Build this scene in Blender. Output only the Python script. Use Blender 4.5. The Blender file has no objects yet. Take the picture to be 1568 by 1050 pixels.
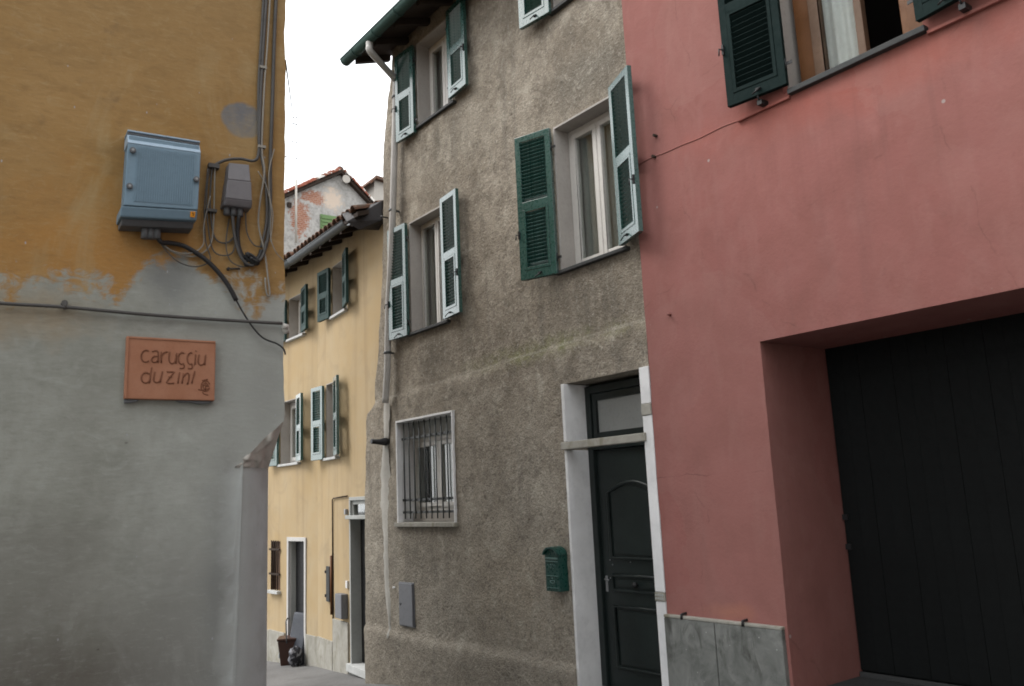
import bpy, bmesh, math, random
from mathutils import Vector, Matrix, noise
random.seed(7)
R = math.radians
sc = bpy.context.scene
col = sc.collection

# ------------------------------------------------------------------ camera
FPX, PIT, ROLL, YAW = 1289.2, R(10.367), R(-2.570), R(37.442)
CAM = Vector((0, -5.2, 1.6))
_fw = Vector((-math.cos(YAW), math.sin(YAW), 0)); _rt = Vector((math.sin(YAW), math.cos(YAW), 0)); _up = Vector((0, 0, 1))
CF = _fw * math.cos(PIT) + _up * math.sin(PIT)
CU = _up * math.cos(PIT) - _fw * math.sin(PIT)
cr, sr = math.cos(ROLL), math.sin(ROLL)
camd = bpy.data.cameras.new('camera'); cam = bpy.data.objects.new('camera', camd); col.objects.link(cam)
camd.sensor_width = 36; camd.lens = FPX / 1568 * 36; camd.clip_start = .05; camd.clip_end = 800
right = _rt * cr + CU * sr; up = CU * cr - _rt * sr
mw = Matrix((right, up, -CF)).transposed().to_4x4(); mw.translation = CAM
cam.matrix_world = mw
camd.dof.use_dof = True; camd.dof.focus_distance = 9.0; camd.dof.aperture_fstop = 4.0
sc.camera = cam

# ------------------------------------------------------------------ sky, sun, exposure (overcast)
SUN_EL, SUN_AZ = R(48), R(225)          # azimuth clockwise from +Y: light from the far left end of the alley
w = bpy.data.worlds.new('World'); sc.world = w; w.use_nodes = True
wn = w.node_tree; wn.nodes.clear()
sky = wn.nodes.new('ShaderNodeTexSky'); sky.sky_type = 'NISHITA'; sky.sun_disc = False
sky.sun_elevation = SUN_EL; sky.sun_rotation = SUN_AZ; sky.dust_density = 4; sky.air_density = 1.0
mx = wn.nodes.new('ShaderNodeMix'); mx.data_type = 'RGBA'; mx.inputs['Factor'].default_value = .9
mx.inputs[7].default_value = (9.0, 9.2, 9.4, 1)          # even cloud cover
bg = wn.nodes.new('ShaderNodeBackground'); bg.inputs['Strength'].default_value = .12
wo = wn.nodes.new('ShaderNodeOutputWorld')
wn.links.new(sky.outputs[0], mx.inputs[6]); wn.links.new(mx.outputs[2], bg.inputs[0]); wn.links.new(bg.outputs[0], wo.inputs[0])
sd = bpy.data.lights.new('sun', 'SUN'); sd.energy = 1.0; sd.angle = R(25); sd.color = (1, .97, .93)
so = bpy.data.objects.new('sun', sd); col.objects.link(so)
sv = Vector((math.sin(SUN_AZ) * math.cos(SUN_EL), math.cos(SUN_AZ) * math.cos(SUN_EL), math.sin(SUN_EL)))
so.rotation_euler = sv.to_track_quat('Z', 'Y').to_euler(); so.location = (0, -8, 20)
sc.view_settings.view_transform = 'Standard'; sc.view_settings.look = 'None'
sc.view_settings.exposure = 1.24; sc.view_settings.gamma = 1; sc.view_settings.use_curve_mapping = False
sc.cycles.filter_width = 1.8

# ------------------------------------------------------------------ photo pixel -> place on a known plane
def ray(px, py):
    x = px - 784; y = py - 525
    xu = cr * x + sr * y; yu = -sr * x + cr * y
    return (CF * FPX + _rt * xu - CU * yu).normalized()
class Frame:
    def __init__(s, o, deg):
        s.a = R(deg); s.o = Vector(o)
        s.x = Vector((math.cos(s.a), math.sin(s.a), 0)); s.y = Vector((-math.sin(s.a), math.cos(s.a), 0))
    def loc(s, px, py, y=0):
        d = ray(px, py); n = s.y
        p = CAM + d * ((s.o + n * y - CAM).dot(n) / d.dot(n))
        q = p - s.o
        return Vector((q.dot(s.x), y, p.z - s.o.z))
    def world(s, v): return s.o + s.x * v[0] + s.y * v[1] + Vector((0, 0, v[2]))
FG = Frame((0, 0, 0), 0)                       # grey and pink houses share this street line
FL = Frame((-4.635, -3.324, 0), 85)            # corner house on the other side
FY = Frame((-9.2, .03, 0), -6)                 # yellow house, near half
BEND = -3.2
FY2 = Frame(FY.world((BEND, 0, 0)), .5)        # yellow house, far half
FH = Frame((-22, 0, 0), 88)                    # gabled house behind

# ------------------------------------------------------------------ materials
TINT = {'pink_plaster': (.535, .585, .60), 'ochre_cement': (.555, .615, .70), 'pale_stone': (.74, .74, .73), 'street_paving': (.52, .52, .52), 'grey_roughcast': (1.21, 1.28, 1.33), 'yellow_plaster': (.55, .615, .72), 'smooth_cement': (1.13, 1.19, 1.17),
        'cabinet_blue': (.60, .68, .76), 'cabinet_light': (.6, .68, .76), 'terracotta': (.57, .66, .8), 'letter_green': (.55, .6, .62), 'reveal_render': (.8, .82, .84), 'window_white': (.85, .86, .86)}      # overall paint colour of the large walls
class NB:
    def __init__(s, name):
        s.m = bpy.data.materials.new(name); s.m.use_nodes = True
        s.t = s.m.node_tree; s.b = s.t.nodes['Principled BSDF']; s.tc = s.t.nodes.new('ShaderNodeTexCoord')
    def n(s, ty): return s.t.nodes.new(ty)
    def put(s, inp, v):
        if isinstance(v, (int, float)): inp.default_value = v
        elif isinstance(v, tuple): inp.default_value = v if len(v) == 4 or inp.type == 'VECTOR' else (*v, 1)
        else: s.t.links.new(v, inp)
    def co(s, sx=1, sy=1, sz=1, world=False):
        if world: src = s.n('ShaderNodeNewGeometry').outputs['Position']
        else: src = s.tc.outputs['Object']
        mp = s.n('ShaderNodeMapping'); mp.inputs['Scale'].default_value = (sx, sy, sz)
        s.t.links.new(src, mp.inputs[0]); return mp.outputs[0]
    def noise(s, scale, detail=4, rough=.55, co=None, dist=0):
        k = s.n('ShaderNodeTexNoise'); k.inputs['Scale'].default_value = scale; k.inputs['Detail'].default_value = detail
        k.inputs['Roughness'].default_value = rough; k.inputs['Distortion'].default_value = dist
        s.put(k.inputs['Vector'], co if co is not None else s.tc.outputs['Object']); return k.outputs[0]
    def voro(s, scale, co=None, feat='F1'):
        k = s.n('ShaderNodeTexVoronoi'); k.inputs['Scale'].default_value = scale; k.feature = feat
        s.put(k.inputs['Vector'], co if co is not None else s.tc.outputs['Object']); return k.outputs[0]
    def rng(s, v, a, b, c=0., d=1.):
        k = s.n('ShaderNodeMapRange'); s.put(k.inputs[0], v)
        for i, q in enumerate((a, b, c, d)): s.put(k.inputs[i + 1], q)
        return k.outputs[0]
    def mix(s, f, a, b, mode='MIX'):
        k = s.n('ShaderNodeMix'); k.data_type = 'RGBA'; k.blend_type = mode
        s.put(k.inputs[0], f); s.put(k.inputs[6], a); s.put(k.inputs[7], b); return k.outputs[2]
    def math(s, op, a, b=0.):
        k = s.n('ShaderNodeMath'); k.operation = op; s.put(k.inputs[0], a); s.put(k.inputs[1], b); return k.outputs[0]
    def xyz(s, v=None):
        k = s.n('ShaderNodeSeparateXYZ'); s.put(k.inputs[0], v if v is not None else s.tc.outputs['Object']); return k.outputs
    def bump(s, h, strength=.4, dist=.01, prev=None):
        k = s.n('ShaderNodeBump'); k.inputs['Strength'].default_value = strength; k.inputs['Distance'].default_value = dist
        s.put(k.inputs['Height'], h)
        if prev is not None: s.put(k.inputs['Normal'], prev)
        s.t.links.new(k.outputs[0], s.b.inputs['Normal']); return k.outputs[0]
    def end(s, c, rough=.9, spec=.3, metal=0.):
        t = TINT.get(s.m.name)
        if t: c = s.mix(1., c, t, 'MULTIPLY')
        s.put(s.b.inputs['Base Color'], c); s.put(s.b.inputs['Roughness'], rough)
        s.b.inputs['Specular IOR Level'].default_value = spec; s.b.inputs['Metallic'].default_value = metal
        return s.m
    def blob(s, cx, cz, rx, rz, soft=.35, wob=None):
        x, y, z = s.xyz()
        a = s.math('DIVIDE', s.math('SUBTRACT', x, cx), rx); b = s.math('DIVIDE', s.math('SUBTRACT', z, cz), rz)
        d = s.math('SQRT', s.math('ADD', s.math('MULTIPLY', a, a), s.math('MULTIPLY', b, b)))
        if wob is not None: d = s.math('ADD', d, wob)
        return s.rng(d, 1 + soft, 1 - soft)
MATS = {}
def M(name): return MATS[name]
def simple(name, c, rough=.6, spec=.4, metal=0., var=.12, bs=30, bump=.15):
    b = NB(name)
    n1 = b.noise(2.3, 5); n2 = b.noise(bs, 4)
    lo = tuple(q * (1 - var) for q in c); hi = tuple(min(1, q * (1 + var)) for q in c)
    cc = b.mix(b.rng(n1, .3, .7), lo, hi)
    cc = b.mix(b.math('MULTIPLY', b.rng(n2, .5, .75), .35), cc, tuple(q * .7 for q in c))
    if bump: b.bump(n2, bump, .003)
    MATS[name] = b.end(cc, b.rng(n2, .3, .7, max(.04, rough - .08), min(1, rough + .08)), spec, metal)

def mk_grey():
    b = NB('grey_roughcast'); x, y, z = b.xyz()
    big = b.noise(.55, 5, .6); mid = b.noise(2.6, 6, .65); gr = b.noise(55, 3, .7); gr2 = b.noise(19, 4, .75)
    diag = b.noise(3.2, 5, .65, b.co(1, 1, .55), .8)
    st = b.noise(3.5, 4, .6, b.co(1.6, 1, .12))
    big2 = b.noise(1.15, 6, .62, b.co(1, 1, .7), 1.0)
    c = b.mix(b.rng(big, .34, .66), (.205, .165, .122), (.33, .275, .215))
    c = b.mix(b.math('MULTIPLY', b.rng(big2, .46, .34), .6), c, (.155, .122, .09))
    c = b.mix(b.math('MULTIPLY', b.rng(big2, .55, .68), .5), c, (.40, .345, .275))
    c = b.mix(b.math('MULTIPLY', b.rng(mid, .45, .7), .6), c, (.15, .118, .088))
    c = b.mix(b.math('MULTIPLY', b.rng(diag, .52, .7), .55), c, (.40, .345, .275))
    c = b.mix(b.math('MULTIPLY', b.rng(st, .55, .72), .45), c, (.105, .092, .078))
    # damp brown stain near the letter box, moss on the string ledge
    c = b.mix(b.math('MULTIPLY', b.blob(-6.9, .75, .75, .5, .6, b.rng(mid, .3, .7, -.4, .4)), .45), c, (.25, .185, .115))
    moss = b.math('MULTIPLY', b.blob(-6.4, 3.02, .9, .08, .9, b.rng(gr2, .3, .7, -.5, .5)), b.rng(mid, .38, .6))
    c = b.mix(moss, c, (.15, .155, .05))
    sl_ = b.math('ADD', b.math('ADD', 2.915, b.math('MULTIPLY', b.math('ADD', x, 9.34), .030)), b.rng(b.noise(1.7, 2, .5, b.co(1, 0, 0)), .3, .7, -.012, .012))
    c = b.mix(b.math('MULTIPLY', b.rng(b.math('ABSOLUTE', b.math('SUBTRACT', z, sl_)), .022, .006), b.rng(mid, .36, .56, .0, .4)), c, (.46, .41, .34))
    # pale smear above the first-floor window
    c = b.mix(b.math('MULTIPLY', b.blob(-7.9, 5.75, .7, .3, .8, b.rng(mid, .3, .7, -.6, .6)), .25), c, (.42, .37, .30))
    c = b.mix(b.math('MULTIPLY', b.blob(-5.5, 5.55, .45, .22, .7, b.rng(mid, .3, .7, -.5, .5)), .55), c, (.1, .09, .075))
    mot = b.noise(4.2, 7, .7, None, .7); mot2 = b.noise(8.5, 6, .7, None, .5)
    c = b.mix(b.math('MULTIPLY', b.rng(mot, .50, .64), .6), c, (.125, .10, .077))
    c = b.mix(b.math('MULTIPLY', b.rng(mot, .45, .33), .5), c, (.43, .375, .30))
    c = b.mix(b.math('MULTIPLY', b.rng(mot2, .55, .68), .45), c, (.11, .09, .07))
    c = b.mix(b.math('MULTIPLY', b.rng(z, 3.1, 1.2), .22), c, (.50, .45, .38))
    for (sx, sz, rx_) in ((-5.5, 3.35, .5), (-8.35, 3.25, .45), (-8.1, 5.9, .5), (-8.55, .95, .6)):
        dr = b.math('MULTIPLY', b.blob(sx, sz, rx_, .38, .7, b.rng(st, .3, .7, -.8, .8)), b.rng(st, .42, .62))
        c = b.mix(b.math('MULTIPLY', dr, .7), c, (.105, .088, .068))
    c = b.mix(b.math('MULTIPLY', b.rng(b.math('ADD', z, b.rng(mid, .3, .7, -.4, .4)), .4, -.45), .35), c, (.13, .105, .08))
    # grain of the thrown aggregate, less below where it was patched smooth
    lump = b.noise(38, 3, .6, b.co(1, 1, .8), .6); lump2 = b.noise(11, 4, .7)
    c = b.mix(b.rng(gr, .35, .7, .0, .45), c, (.10, .083, .065))
    c = b.mix(b.math('MULTIPLY', b.rng(lump, .53, .7), b.rng(mot, .3, .6, .25, .75)), c, (.09, .074, .058))
    c = b.mix(b.math('MULTIPLY', b.rng(gr2, .55, .73), .5), c, (.46, .41, .34))
    c = b.mix(b.math('MULTIPLY', b.rng(lump2, .58, .74), .45), c, (.12, .1, .082))
    h = b.math('ADD', b.math('MULTIPLY', gr, .5), b.math('SUBTRACT', gr2, b.math('MULTIPLY', lump, .8)))
    b.bump(h, .7, .024); MATS['grey_roughcast'] = b.end(c, .95, .15)
def mk_pink():
    b = NB('pink_plaster'); big = b.noise(.6, 4); mid = b.noise(3.3, 6, .6); fine = b.noise(45, 3)
    brush = b.noise(7, 4, .6, b.co(1, 1, .35)); st = b.noise(4, 4, .6, b.co(1.5, 1, .1)); x, y, z = b.xyz()
    c = b.mix(b.rng(big, .3, .7), (.47, .175, .15), (.56, .215, .185))
    c = b.mix(b.math('MULTIPLY', b.rng(mid, .42, .72), .5), c, (.40, .155, .125))
    c = b.mix(b.math('MULTIPLY', b.rng(brush, .5, .72), .35), c, (.60, .27, .235))
    c = b.mix(b.math('MULTIPLY', b.rng(st, .56, .75), .35), c, (.36, .16, .14))
    c = b.mix(b.math('MULTIPLY', b.blob(-4.25, .70, .16, .05, .7, b.rng(mid, .3, .7, -.6, .6)), .5), c, (.85, .32, .18))
    # redder run-off below the first-floor sill
    c = b.mix(b.math('MULTIPLY', b.blob(-2.6, 4.3, 1.0, .16, .8, b.rng(mid, .3, .7, -.5, .5)), .6), c, (.58, .15, .105))
    mot = b.noise(1.7, 6, .65, None, .9); ml = b.noise(13, 4, .6)
    c = b.mix(b.math('MULTIPLY', b.rng(mot, .52, .66), .3), c, (.60, .27, .235))
    c = b.mix(b.math('MULTIPLY', b.rng(mot, .46, .34), .25), c, (.38, .15, .125))
    c = b.mix(b.math('MULTIPLY', b.rng(ml, .6, .75), .3), c, (.36, .15, .125))
    ve = b.n('ShaderNodeTexVoronoi'); ve.feature = 'DISTANCE_TO_EDGE'; ve.inputs['Scale'].default_value = .75
    wv = b.n('ShaderNodeTexNoise'); wv.inputs['Scale'].default_value = 2.5; wv.inputs['Detail'].default_value = 5
    b.t.links.new(b.tc.outputs['Object'], wv.inputs['Vector'])
    b.put(ve.inputs['Vector'], b.mix(.22, b.tc.outputs['Object'], wv.outputs['Color']))
    hair = b.math('MULTIPLY', b.rng(ve.outputs[0], .0045, .001), b.rng(mid, .5, .62, 0, .45))
    c = b.mix(hair, c, (.26, .105, .085))
    pat = b.n('ShaderNodeTexVoronoi'); pat.inputs['Scale'].default_value = .9
    b.put(pat.inputs['Vector'], b.mix(.35, b.tc.outputs['Object'], wv.outputs['Color']))
    pv = b.n('ShaderNodeSeparateColor'); b.t.links.new(pat.outputs['Color'], pv.inputs[0])
    c = b.mix(b.rng(pv.outputs[0], 0, 1, 0, .22), c, (.62, .32, .275))
    run = b.math('MULTIPLY', b.rng(b.noise(9, 4, .6, b.co(1.3, 1, .05)), .5, .68), b.blob(-2.75, 3.95, 1.0, .42, .6))
    c = b.mix(b.math('MULTIPLY', run, .22), c, (.30, .12, .10))
    cz = b.math('ADD', 1.705, b.rng(b.noise(5, 4, .6, b.co(1, 0, 0)), .2, .8, -.03, .03))
    cd = b.math('ABSOLUTE', b.math('SUBTRACT', z, cz))
    c = b.mix(b.math('MULTIPLY', b.rng(cd, .0055, .0015), b.math('MULTIPLY', b.math('LESS_THAN', x, -3.8), b.rng(mid, .35, .6, .0, .5))), c, (.20, .085, .07))
    sp = b.voro(3.1); c = b.mix(b.rng(sp, .045, .03), c, (.62, .45, .41))
    h = b.math('ADD', b.math('MULTIPLY', fine, .35), mid)
    b.bump(h, .35, .012); MATS['pink_plaster'] = b.end(c, .92, .15)
def mk_left():
    b = NB('ochre_cement'); x, y, z = b.xyz()
    big = b.noise(1.1, 5, .6); mid = b.noise(4.5, 6, .6); fine = b.noise(70, 3, .7)
    tro = b.noise(5, 6, .65, b.co(.75, 1, 1.5), 1.2); st = b.noise(5, 4, .6, b.co(1.5, 1, .14))
    # ochre limewash above
    o = b.mix(b.rng(big, .3, .7), (.45, .235, .072), (.56, .315, .115))
    o = b.mix(b.math('MULTIPLY', b.rng(tro, .45, .7), .55), o, (.37, .205, .075))
    o = b.mix(b.math('MULTIPLY', b.rng(z, 3.7, 4.7), .5), o, (.42, .26, .11))
    o = b.mix(b.math('MULTIPLY', b.blob(-.95, 3.0, .45, .3, .7, b.rng(mid, .3, .7, -.6, .6)), .8), o, (.60, .28, .075))
    o = b.mix(b.math('MULTIPLY', b.rng(mid, .62, .75), .5), o, (.24, .15, .08))
    o = b.mix(b.blob(-.255, 3.88, .12, .11, .08, b.rng(mid, .3, .7, -.15, .15)), o, (.26, .235, .21))
    sc2 = b.noise(34, 5, .75, b.co(.4, 1, 1.7), .5)
    o = b.mix(b.math('MULTIPLY', b.rng(sc2, .52, .75), .5), o, (.30, .17, .07))
    o = b.mix(b.math('MULTIPLY', b.rng(sc2, .45, .25), .5), o, (.66, .46, .22))
    # bare cement render below
    g = b.mix(b.rng(big, .3, .7), (.42, .385, .295), (.585, .545, .43))
    g = b.mix(b.math('MULTIPLY', b.rng(mid, .42, .7), .6), g, (.33, .305, .225))
    g = b.mix(b.math('MULTIPLY', b.rng(tro, .55, .72), .5), g, (.66, .625, .50))
    low_dark = b.math('MULTIPLY', b.rng(b.math('ADD', z, b.rng(big, .2, .8, -.5, .5)), 1.75, .8), .8)  # cement turns darker and browner towards the bottom
    g = b.mix(low_dark, g, (.16, .125, .092))
    swp = b.noise(2.2, 6, .62, b.co(1, 1, .45), 1.4); scr = b.noise(10, 6, .72, b.co(.8, 1, 1.25), 1.6)
    g = b.mix(b.math('MULTIPLY', b.rng(swp, .5, .66), .3), g, (.32, .29, .22))
    g = b.mix(b.math('MULTIPLY', b.rng(swp, .47, .33), .25), g, (.68, .64, .51))
    g = b.mix(b.math('MULTIPLY', b.rng(scr, .60, .76), .3), g, (.72, .68, .56))
    g = b.mix(b.math('MULTIPLY', b.blob(-.12, 2.28, .13, .34, .9, b.rng(mid, .3, .7, -.6, .6)), .6), g, (.26, .225, .17))
    g = b.mix(b.math('MULTIPLY', b.blob(-.30, 1.0, .05, .75, .9, b.rng(mid, .3, .7, -.8, .8)), .55), g, (.23, .185, .135))
    o = b.mix(b.math('MULTIPLY', b.rng(scr, .55, .75), .4), o, (.62, .43, .21))
    o = b.mix(b.math('MULTIPLY', b.rng(scr, .42, .28), .4), o, (.36, .19, .065))
    o = b.mix(b.math('MULTIPLY', b.rng(swp, .48, .34), .45), o, (.60, .41, .19))
    g = b.mix(b.math('MULTIPLY', b.blob(-.36, 1.15, .055, .5, .9, b.rng(mid, .3, .7, -.7, .7)), .55), g, (.11, .10, .09))
    g = b.mix(b.math('MULTIPLY', b.blob(-.62, 2.93, .13, .2, .5, b.rng(mid, .3, .7, -.5, .5)), .65), g, (.165, .155, .14))
    g = b.mix(b.math('MULTIPLY', b.blob(-1.35, 2.62, .3, .12, .6, b.rng(mid, .3, .7, -.7, .7)), .55), g, (.47, .31, .15))
    g = b.mix(b.math('MULTIPLY', b.rng(sc2, .5, .75), .4), g, (.27, .24, .18))
    g = b.mix(b.math('MULTIPLY', b.rng(sc2, .45, .25), .3), g, (.70, .66, .54))
    # torn edge between the two
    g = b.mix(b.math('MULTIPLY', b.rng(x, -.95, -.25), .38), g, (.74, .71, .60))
    bx = b.noise(2.6, 5, .6, b.co(1, 1, .6))
    edge = b.math('ADD', 2.83, b.rng(bx, .3, .7, -.2, .2))
    edge = b.math('ADD', edge, b.math('MULTIPLY', b.blob(-.64, 2.9, .14, .3, .5), .16))
    f = b.rng(b.math('ADD', b.math('SUBTRACT', z, edge), b.rng(scr, .3, .7, -.07, .07)), -.035, .04)
    c = b.mix(f, g, o)
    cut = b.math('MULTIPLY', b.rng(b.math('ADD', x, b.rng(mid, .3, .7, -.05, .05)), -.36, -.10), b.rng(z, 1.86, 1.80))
    c = b.mix(b.math('MULTIPLY', cut, .85), c, b.mix(b.rng(mid, .35, .7), (.98, .96, .86), (.70, .67, .58)))  # cut corner painted paler to make up for the little light it gets
    sp = b.voro(11, b.co(1, 1, .5)); c = b.mix(b.math('MULTIPLY', b.rng(sp, .05, .03), .8), c, (.56, .53, .49))
    pits = b.noise(9, 3, .5); c = b.mix(b.rng(pits, .75, .79), c, (.11, .085, .06))
    h = b.math('ADD', b.math('ADD', b.math('MULTIPLY', fine, .25), b.math('MULTIPLY', scr, .5)), b.math('ADD', b.math('MULTIPLY', tro, .8), b.math('MULTIPLY', f, .25)))
    b.bump(h, .32, .009); MATS['ochre_cement'] = b.end(c, .93, .15)
def mk_yellow():
    b = NB('yellow_plaster'); big = b.noise(.7, 4); mid = b.noise(3, 5); fine = b.noise(40, 3); st = b.noise(3.5, 4, .6, b.co(1.4, 1, .1))
    x, y, z = b.xyz()
    c = b.mix(b.rng(big, .3, .7), (.75, .49, .225), (.80, .56, .30))
    c = b.mix(b.math('MULTIPLY', b.rng(mid, .45, .7), .35), c, (.78, .58, .34))
    c = b.mix(b.math('MULTIPLY', b.rng(st, .5, .72), .6), c, (.58, .38, .19))
    dirt = b.noise(2.0, 6, .65, None, .8)
    c = b.mix(b.math('MULTIPLY', b.rng(dirt, .52, .7), .35), c, (.50, .35, .20))
    b.bump(b.math('ADD', b.math('MULTIPLY', fine, .3), mid), .3, .01); MATS['yellow_plaster'] = b.end(c, .92, .15)
def mk_far():
    b = NB('worn_render_brick'); mid = b.noise(.9, 6, .65); fine = b.noise(7, 5, .7)
    br = b.n('ShaderNodeTexBrick'); br.inputs['Scale'].default_value = 4.2; br.inputs['Mortar Size'].default_value = .018
    mp = b.n('ShaderNodeMapping'); mp.inputs['Rotation'].default_value = (R(-90), 0, 0); b.t.links.new(b.tc.outputs['Object'], mp.inputs[0])
    b.t.links.new(mp.outputs[0], br.inputs['Vector'])
    br.inputs['Color1'].default_value = (.26, .105, .065, 1); br.inputs['Color2'].default_value = (.32, .155, .10, 1); br.inputs['Mortar'].default_value = (.36, .31, .27, 1)
    c = b.mix(b.rng(fine, .35, .65), (.24, .232, .22), (.42, .405, .38))
    w1 = b.rng(fine, .3, .7, -.7, .7)
    peel = b.math('MAXIMUM', b.blob(4.1, 9.75, .26, .5, .2, w1), b.blob(4.55, 10.40, .36, .2, .2, w1))
    peel = b.math('MAXIMUM', peel, b.rng(mid, .70, .73))
    c = b.mix(peel, c, br.outputs[0])
    c = b.mix(b.blob(5.1, 10.45, .28, .3, .3, w1), c, (.52, .43, .35))
    c = b.mix(b.math('MULTIPLY', b.rng(fine, .62, .7), .5), c, (.22, .2, .18))
    b.bump(fine, .5, .03); MATS['worn_render_brick'] = b.end(c, .95, .1)
def mk_stone(name, c0, c1, c2):
    b = NB(name); mid = b.noise(5, 6, .65, None, .8); st = b.noise(5, 5, .6, b.co(1.3, 1, .55), 1.0); fine = b.noise(60, 3)
    c = b.mix(b.rng(mid, .34, .66), c0, c1); c = b.mix(b.math('MULTIPLY', b.rng(st, .52, .68), .8), c, c2)
    sp = b.voro(13); c = b.mix(b.math('MULTIPLY', b.rng(sp, .07, .04), .6), c, (.6, .6, .58))
    b.bump(b.math('ADD', mid, b.math('MULTIPLY', fine, .4)), .3, .006); MATS[name] = b.end(c, .75, .35)
def mk_ground():
    b = NB('street_paving'); a = b.noise(.8, 5); f = b.noise(35, 4, .7); m2 = b.noise(3.5, 5)
    c = b.mix(b.rng(a, .3, .7), (.24, .235, .23), (.34, .335, .33)); c = b.mix(b.math('MULTIPLY', b.rng(m2, .5, .7), .6), c, (.17, .165, .155))
    c = b.mix(b.rng(f, .45, .75, 0, .5), c, (.13, .125, .12))
    b.bump(f, .4, .01); MATS['street_paving'] = b.end(c, .8, .3)
def mk_green():
    b = NB('shutter_paint'); n = b.noise(3, 5); f = b.noise(40, 4); st = b.noise(12, 4, .6, b.co(1, 1, .15))
    c = b.mix(b.rng(n, .3, .7), (.012, .062, .052), (.020, .085, .072))
    c = b.mix(b.math('MULTIPLY', b.rng(st, .55, .75), .5), c, (.06, .14, .125))
    oi = b.n('ShaderNodeObjectInfo').outputs['Random']
    c = b.mix(b.math('MULTIPLY', oi, .35), c, (.055, .105, .095))
    b.bump(f, .12, .002); b.b.inputs['Coat Weight'].default_value = .9; b.b.inputs['Coat Roughness'].default_value = .22; MATS['shutter_paint'] = b.end(c, b.rng(f, .3, .7, .22, .36), .6)
def mk_glass():
    b = NB('window_glass'); b.b.inputs['Transmission Weight'].default_value = 1.0
    MATS['window_glass'] = b.end((.9, .94, .92), .02, .5)
def mk_clay():
    b = NB('terracotta'); a = b.noise(6, 5); f = b.noise(60, 3)
    c = b.mix(b.rng(a, .3, .7), (.52, .20, .092), (.62, .265, .135)); c = b.mix(b.math('MULTIPLY', b.rng(f, .5, .75), .3), c, (.38, .15, .08))
    b.bump(f, .2, .003); MATS['terracotta'] = b.end(c, .8, .25)
def mk_tile():
    b = NB('roof_tile'); a = b.noise(9, 5); oi = b.n('ShaderNodeObjectInfo').outputs['Random']
    c = b.mix(oi, (.13, .06, .038), (.10, .066, .046)); c = b.mix(b.rng(a, .48, .62), c, (.085, .068, .055))
    c = b.mix(b.math('MULTIPLY', b.rng(a, .3, .42, 1, 0), .7), c, (.32, .30, .26))
    b.bump(a, .4, .01); MATS['roof_tile'] = b.end(c, .95, .1)
for fn in (mk_grey, mk_pink, mk_left, mk_yellow, mk_far, mk_ground, mk_green, mk_glass, mk_clay, mk_tile): fn()
mk_stone('grey_stone', (.125, .13, .12), (.235, .24, .225), (.045, .045, .038))
mk_stone('pale_stone', (.36, .345, .30), (.50, .48, .43), (.26, .24, .17))
mk_stone('marble', (.42, .43, .42), (.52, .53, .52), (.34, .34, .33))
simple('white_paint', (.74, .74, .74), .6, .25, var=.12, bs=14)
simple('trim_white', (.52, .51, .49), .6, .25, var=.06)
simple('window_white', (.72, .69, .65), .35, .4, var=.04, bump=.04)
simple('reveal_render', (.50, .455, .41), .9, .15, var=.12, bump=.3)
simple('reveal_grey', (.38, .39, .375), .8, .2, var=.08, bump=.2)
simple('black_green', (.013, .019, .018), .38, .45, var=.25)
simple('door_dark', (.004, .005, .005), .6, .15, var=.3)
simple('slate', (.045, .047, .047), .65, .2)
simple('dark_wood', (.045, .033, .026), .85, .15, var=.3)
simple('shutter_dull', (.016, .045, .040), .6, .2, var=.25, bump=.08)
simple('slate_green', (.009, .019, .018), .75, .08, var=.15, bump=.06)
simple('brown_wood', (.125, .050, .016), .5, .25, var=.25, bs=18)
simple('tan_wood', (.12, .072, .045), .6, .25, var=.2)
simple('curtain', (.42, .41, .38), .95, .1, var=.06)
simple('frosted', (.30, .31, .30), .4, .4, var=.05, bump=.05)
simple('interior', (.045, .043, .04), .95, .05)
simple('copper_patina', (.032, .066, .056), .65, .25, .1, var=.4)
simple('pipe_paint', (.41, .395, .37), .5, .35, var=.1)
simple('zinc', (.085, .095, .10), .5, .35, .2, var=.15)
simple('dark_sheet', (.045, .043, .045), .6, .3, .3)
simple('iron_paint', (.055, .06, .06), .5, .4, .2, var=.2)
simple('black_iron', (.012, .012, .013), .5, .4)
simple('cabinet_blue', (.225, .305, .345), .5, .35, var=.07, bump=.05)
simple('cabinet_light', (.46, .54, .59), .45, .35, var=.05, bump=.05)
simple('cabinet_dark', (.10, .105, .11), .6, .3)
simple('junction_grey', (.135, .13, .135), .55, .3, var=.08, bump=.06)
simple('cable_grey', (.075, .072, .068), .65, .25, bump=0)
simple('cable_pale', (.23, .215, .185), .6, .25, bump=0)
simple('cable_black', (.016, .016, .017), .5, .35, bump=0)
simple('sticker_orange', (.75, .30, .02), .5, .3, var=.03, bump=0)
simple('letter_green', (.012, .085, .066), .3, .55, var=.1, bump=.05)
simple('letter_emboss', (.12, .21, .19), .4, .4, bump=0)
simple('engraved', (.17, .075, .045), .9, .1, bump=0)
simple('meter_grey', (.17, .175, .19), .5, .35, .2, var=.06, bump=.04)
simple('cement_patch', (.45, .435, .40), .95, .1, var=.2, bs=40, bump=.5)
simple('smooth_cement', (.44, .44, .43), .9, .15, var=.14, bs=35, bump=.25)
simple('rough_cement', (.60, .58, .53), .95, .1, var=.3, bs=25, bump=.6)
simple('brown_plastic', (.055, .025, .018), .4, .4, var=.1, bump=.04)
simple('bag_dark', (.045, .05, .062), .55, .3, var=.2)
def mk_bag():
    b = NB('bag_print'); a = b.noise(14, 3, .6)
    MATS['bag_print'] = b.end(b.mix(b.rng(a, .5, .58), (.015, .015, .02), (.20, .20, .22)), .5, .3)
mk_bag()
simple('grey_metal', (.28, .285, .29), .45, .4, .4)
simple('green_blind', (.12, .19, .08), .7, .2)
simple('bare_wall', (.40, .37, .33), .95, .1, var=.1, bs=20)
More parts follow.
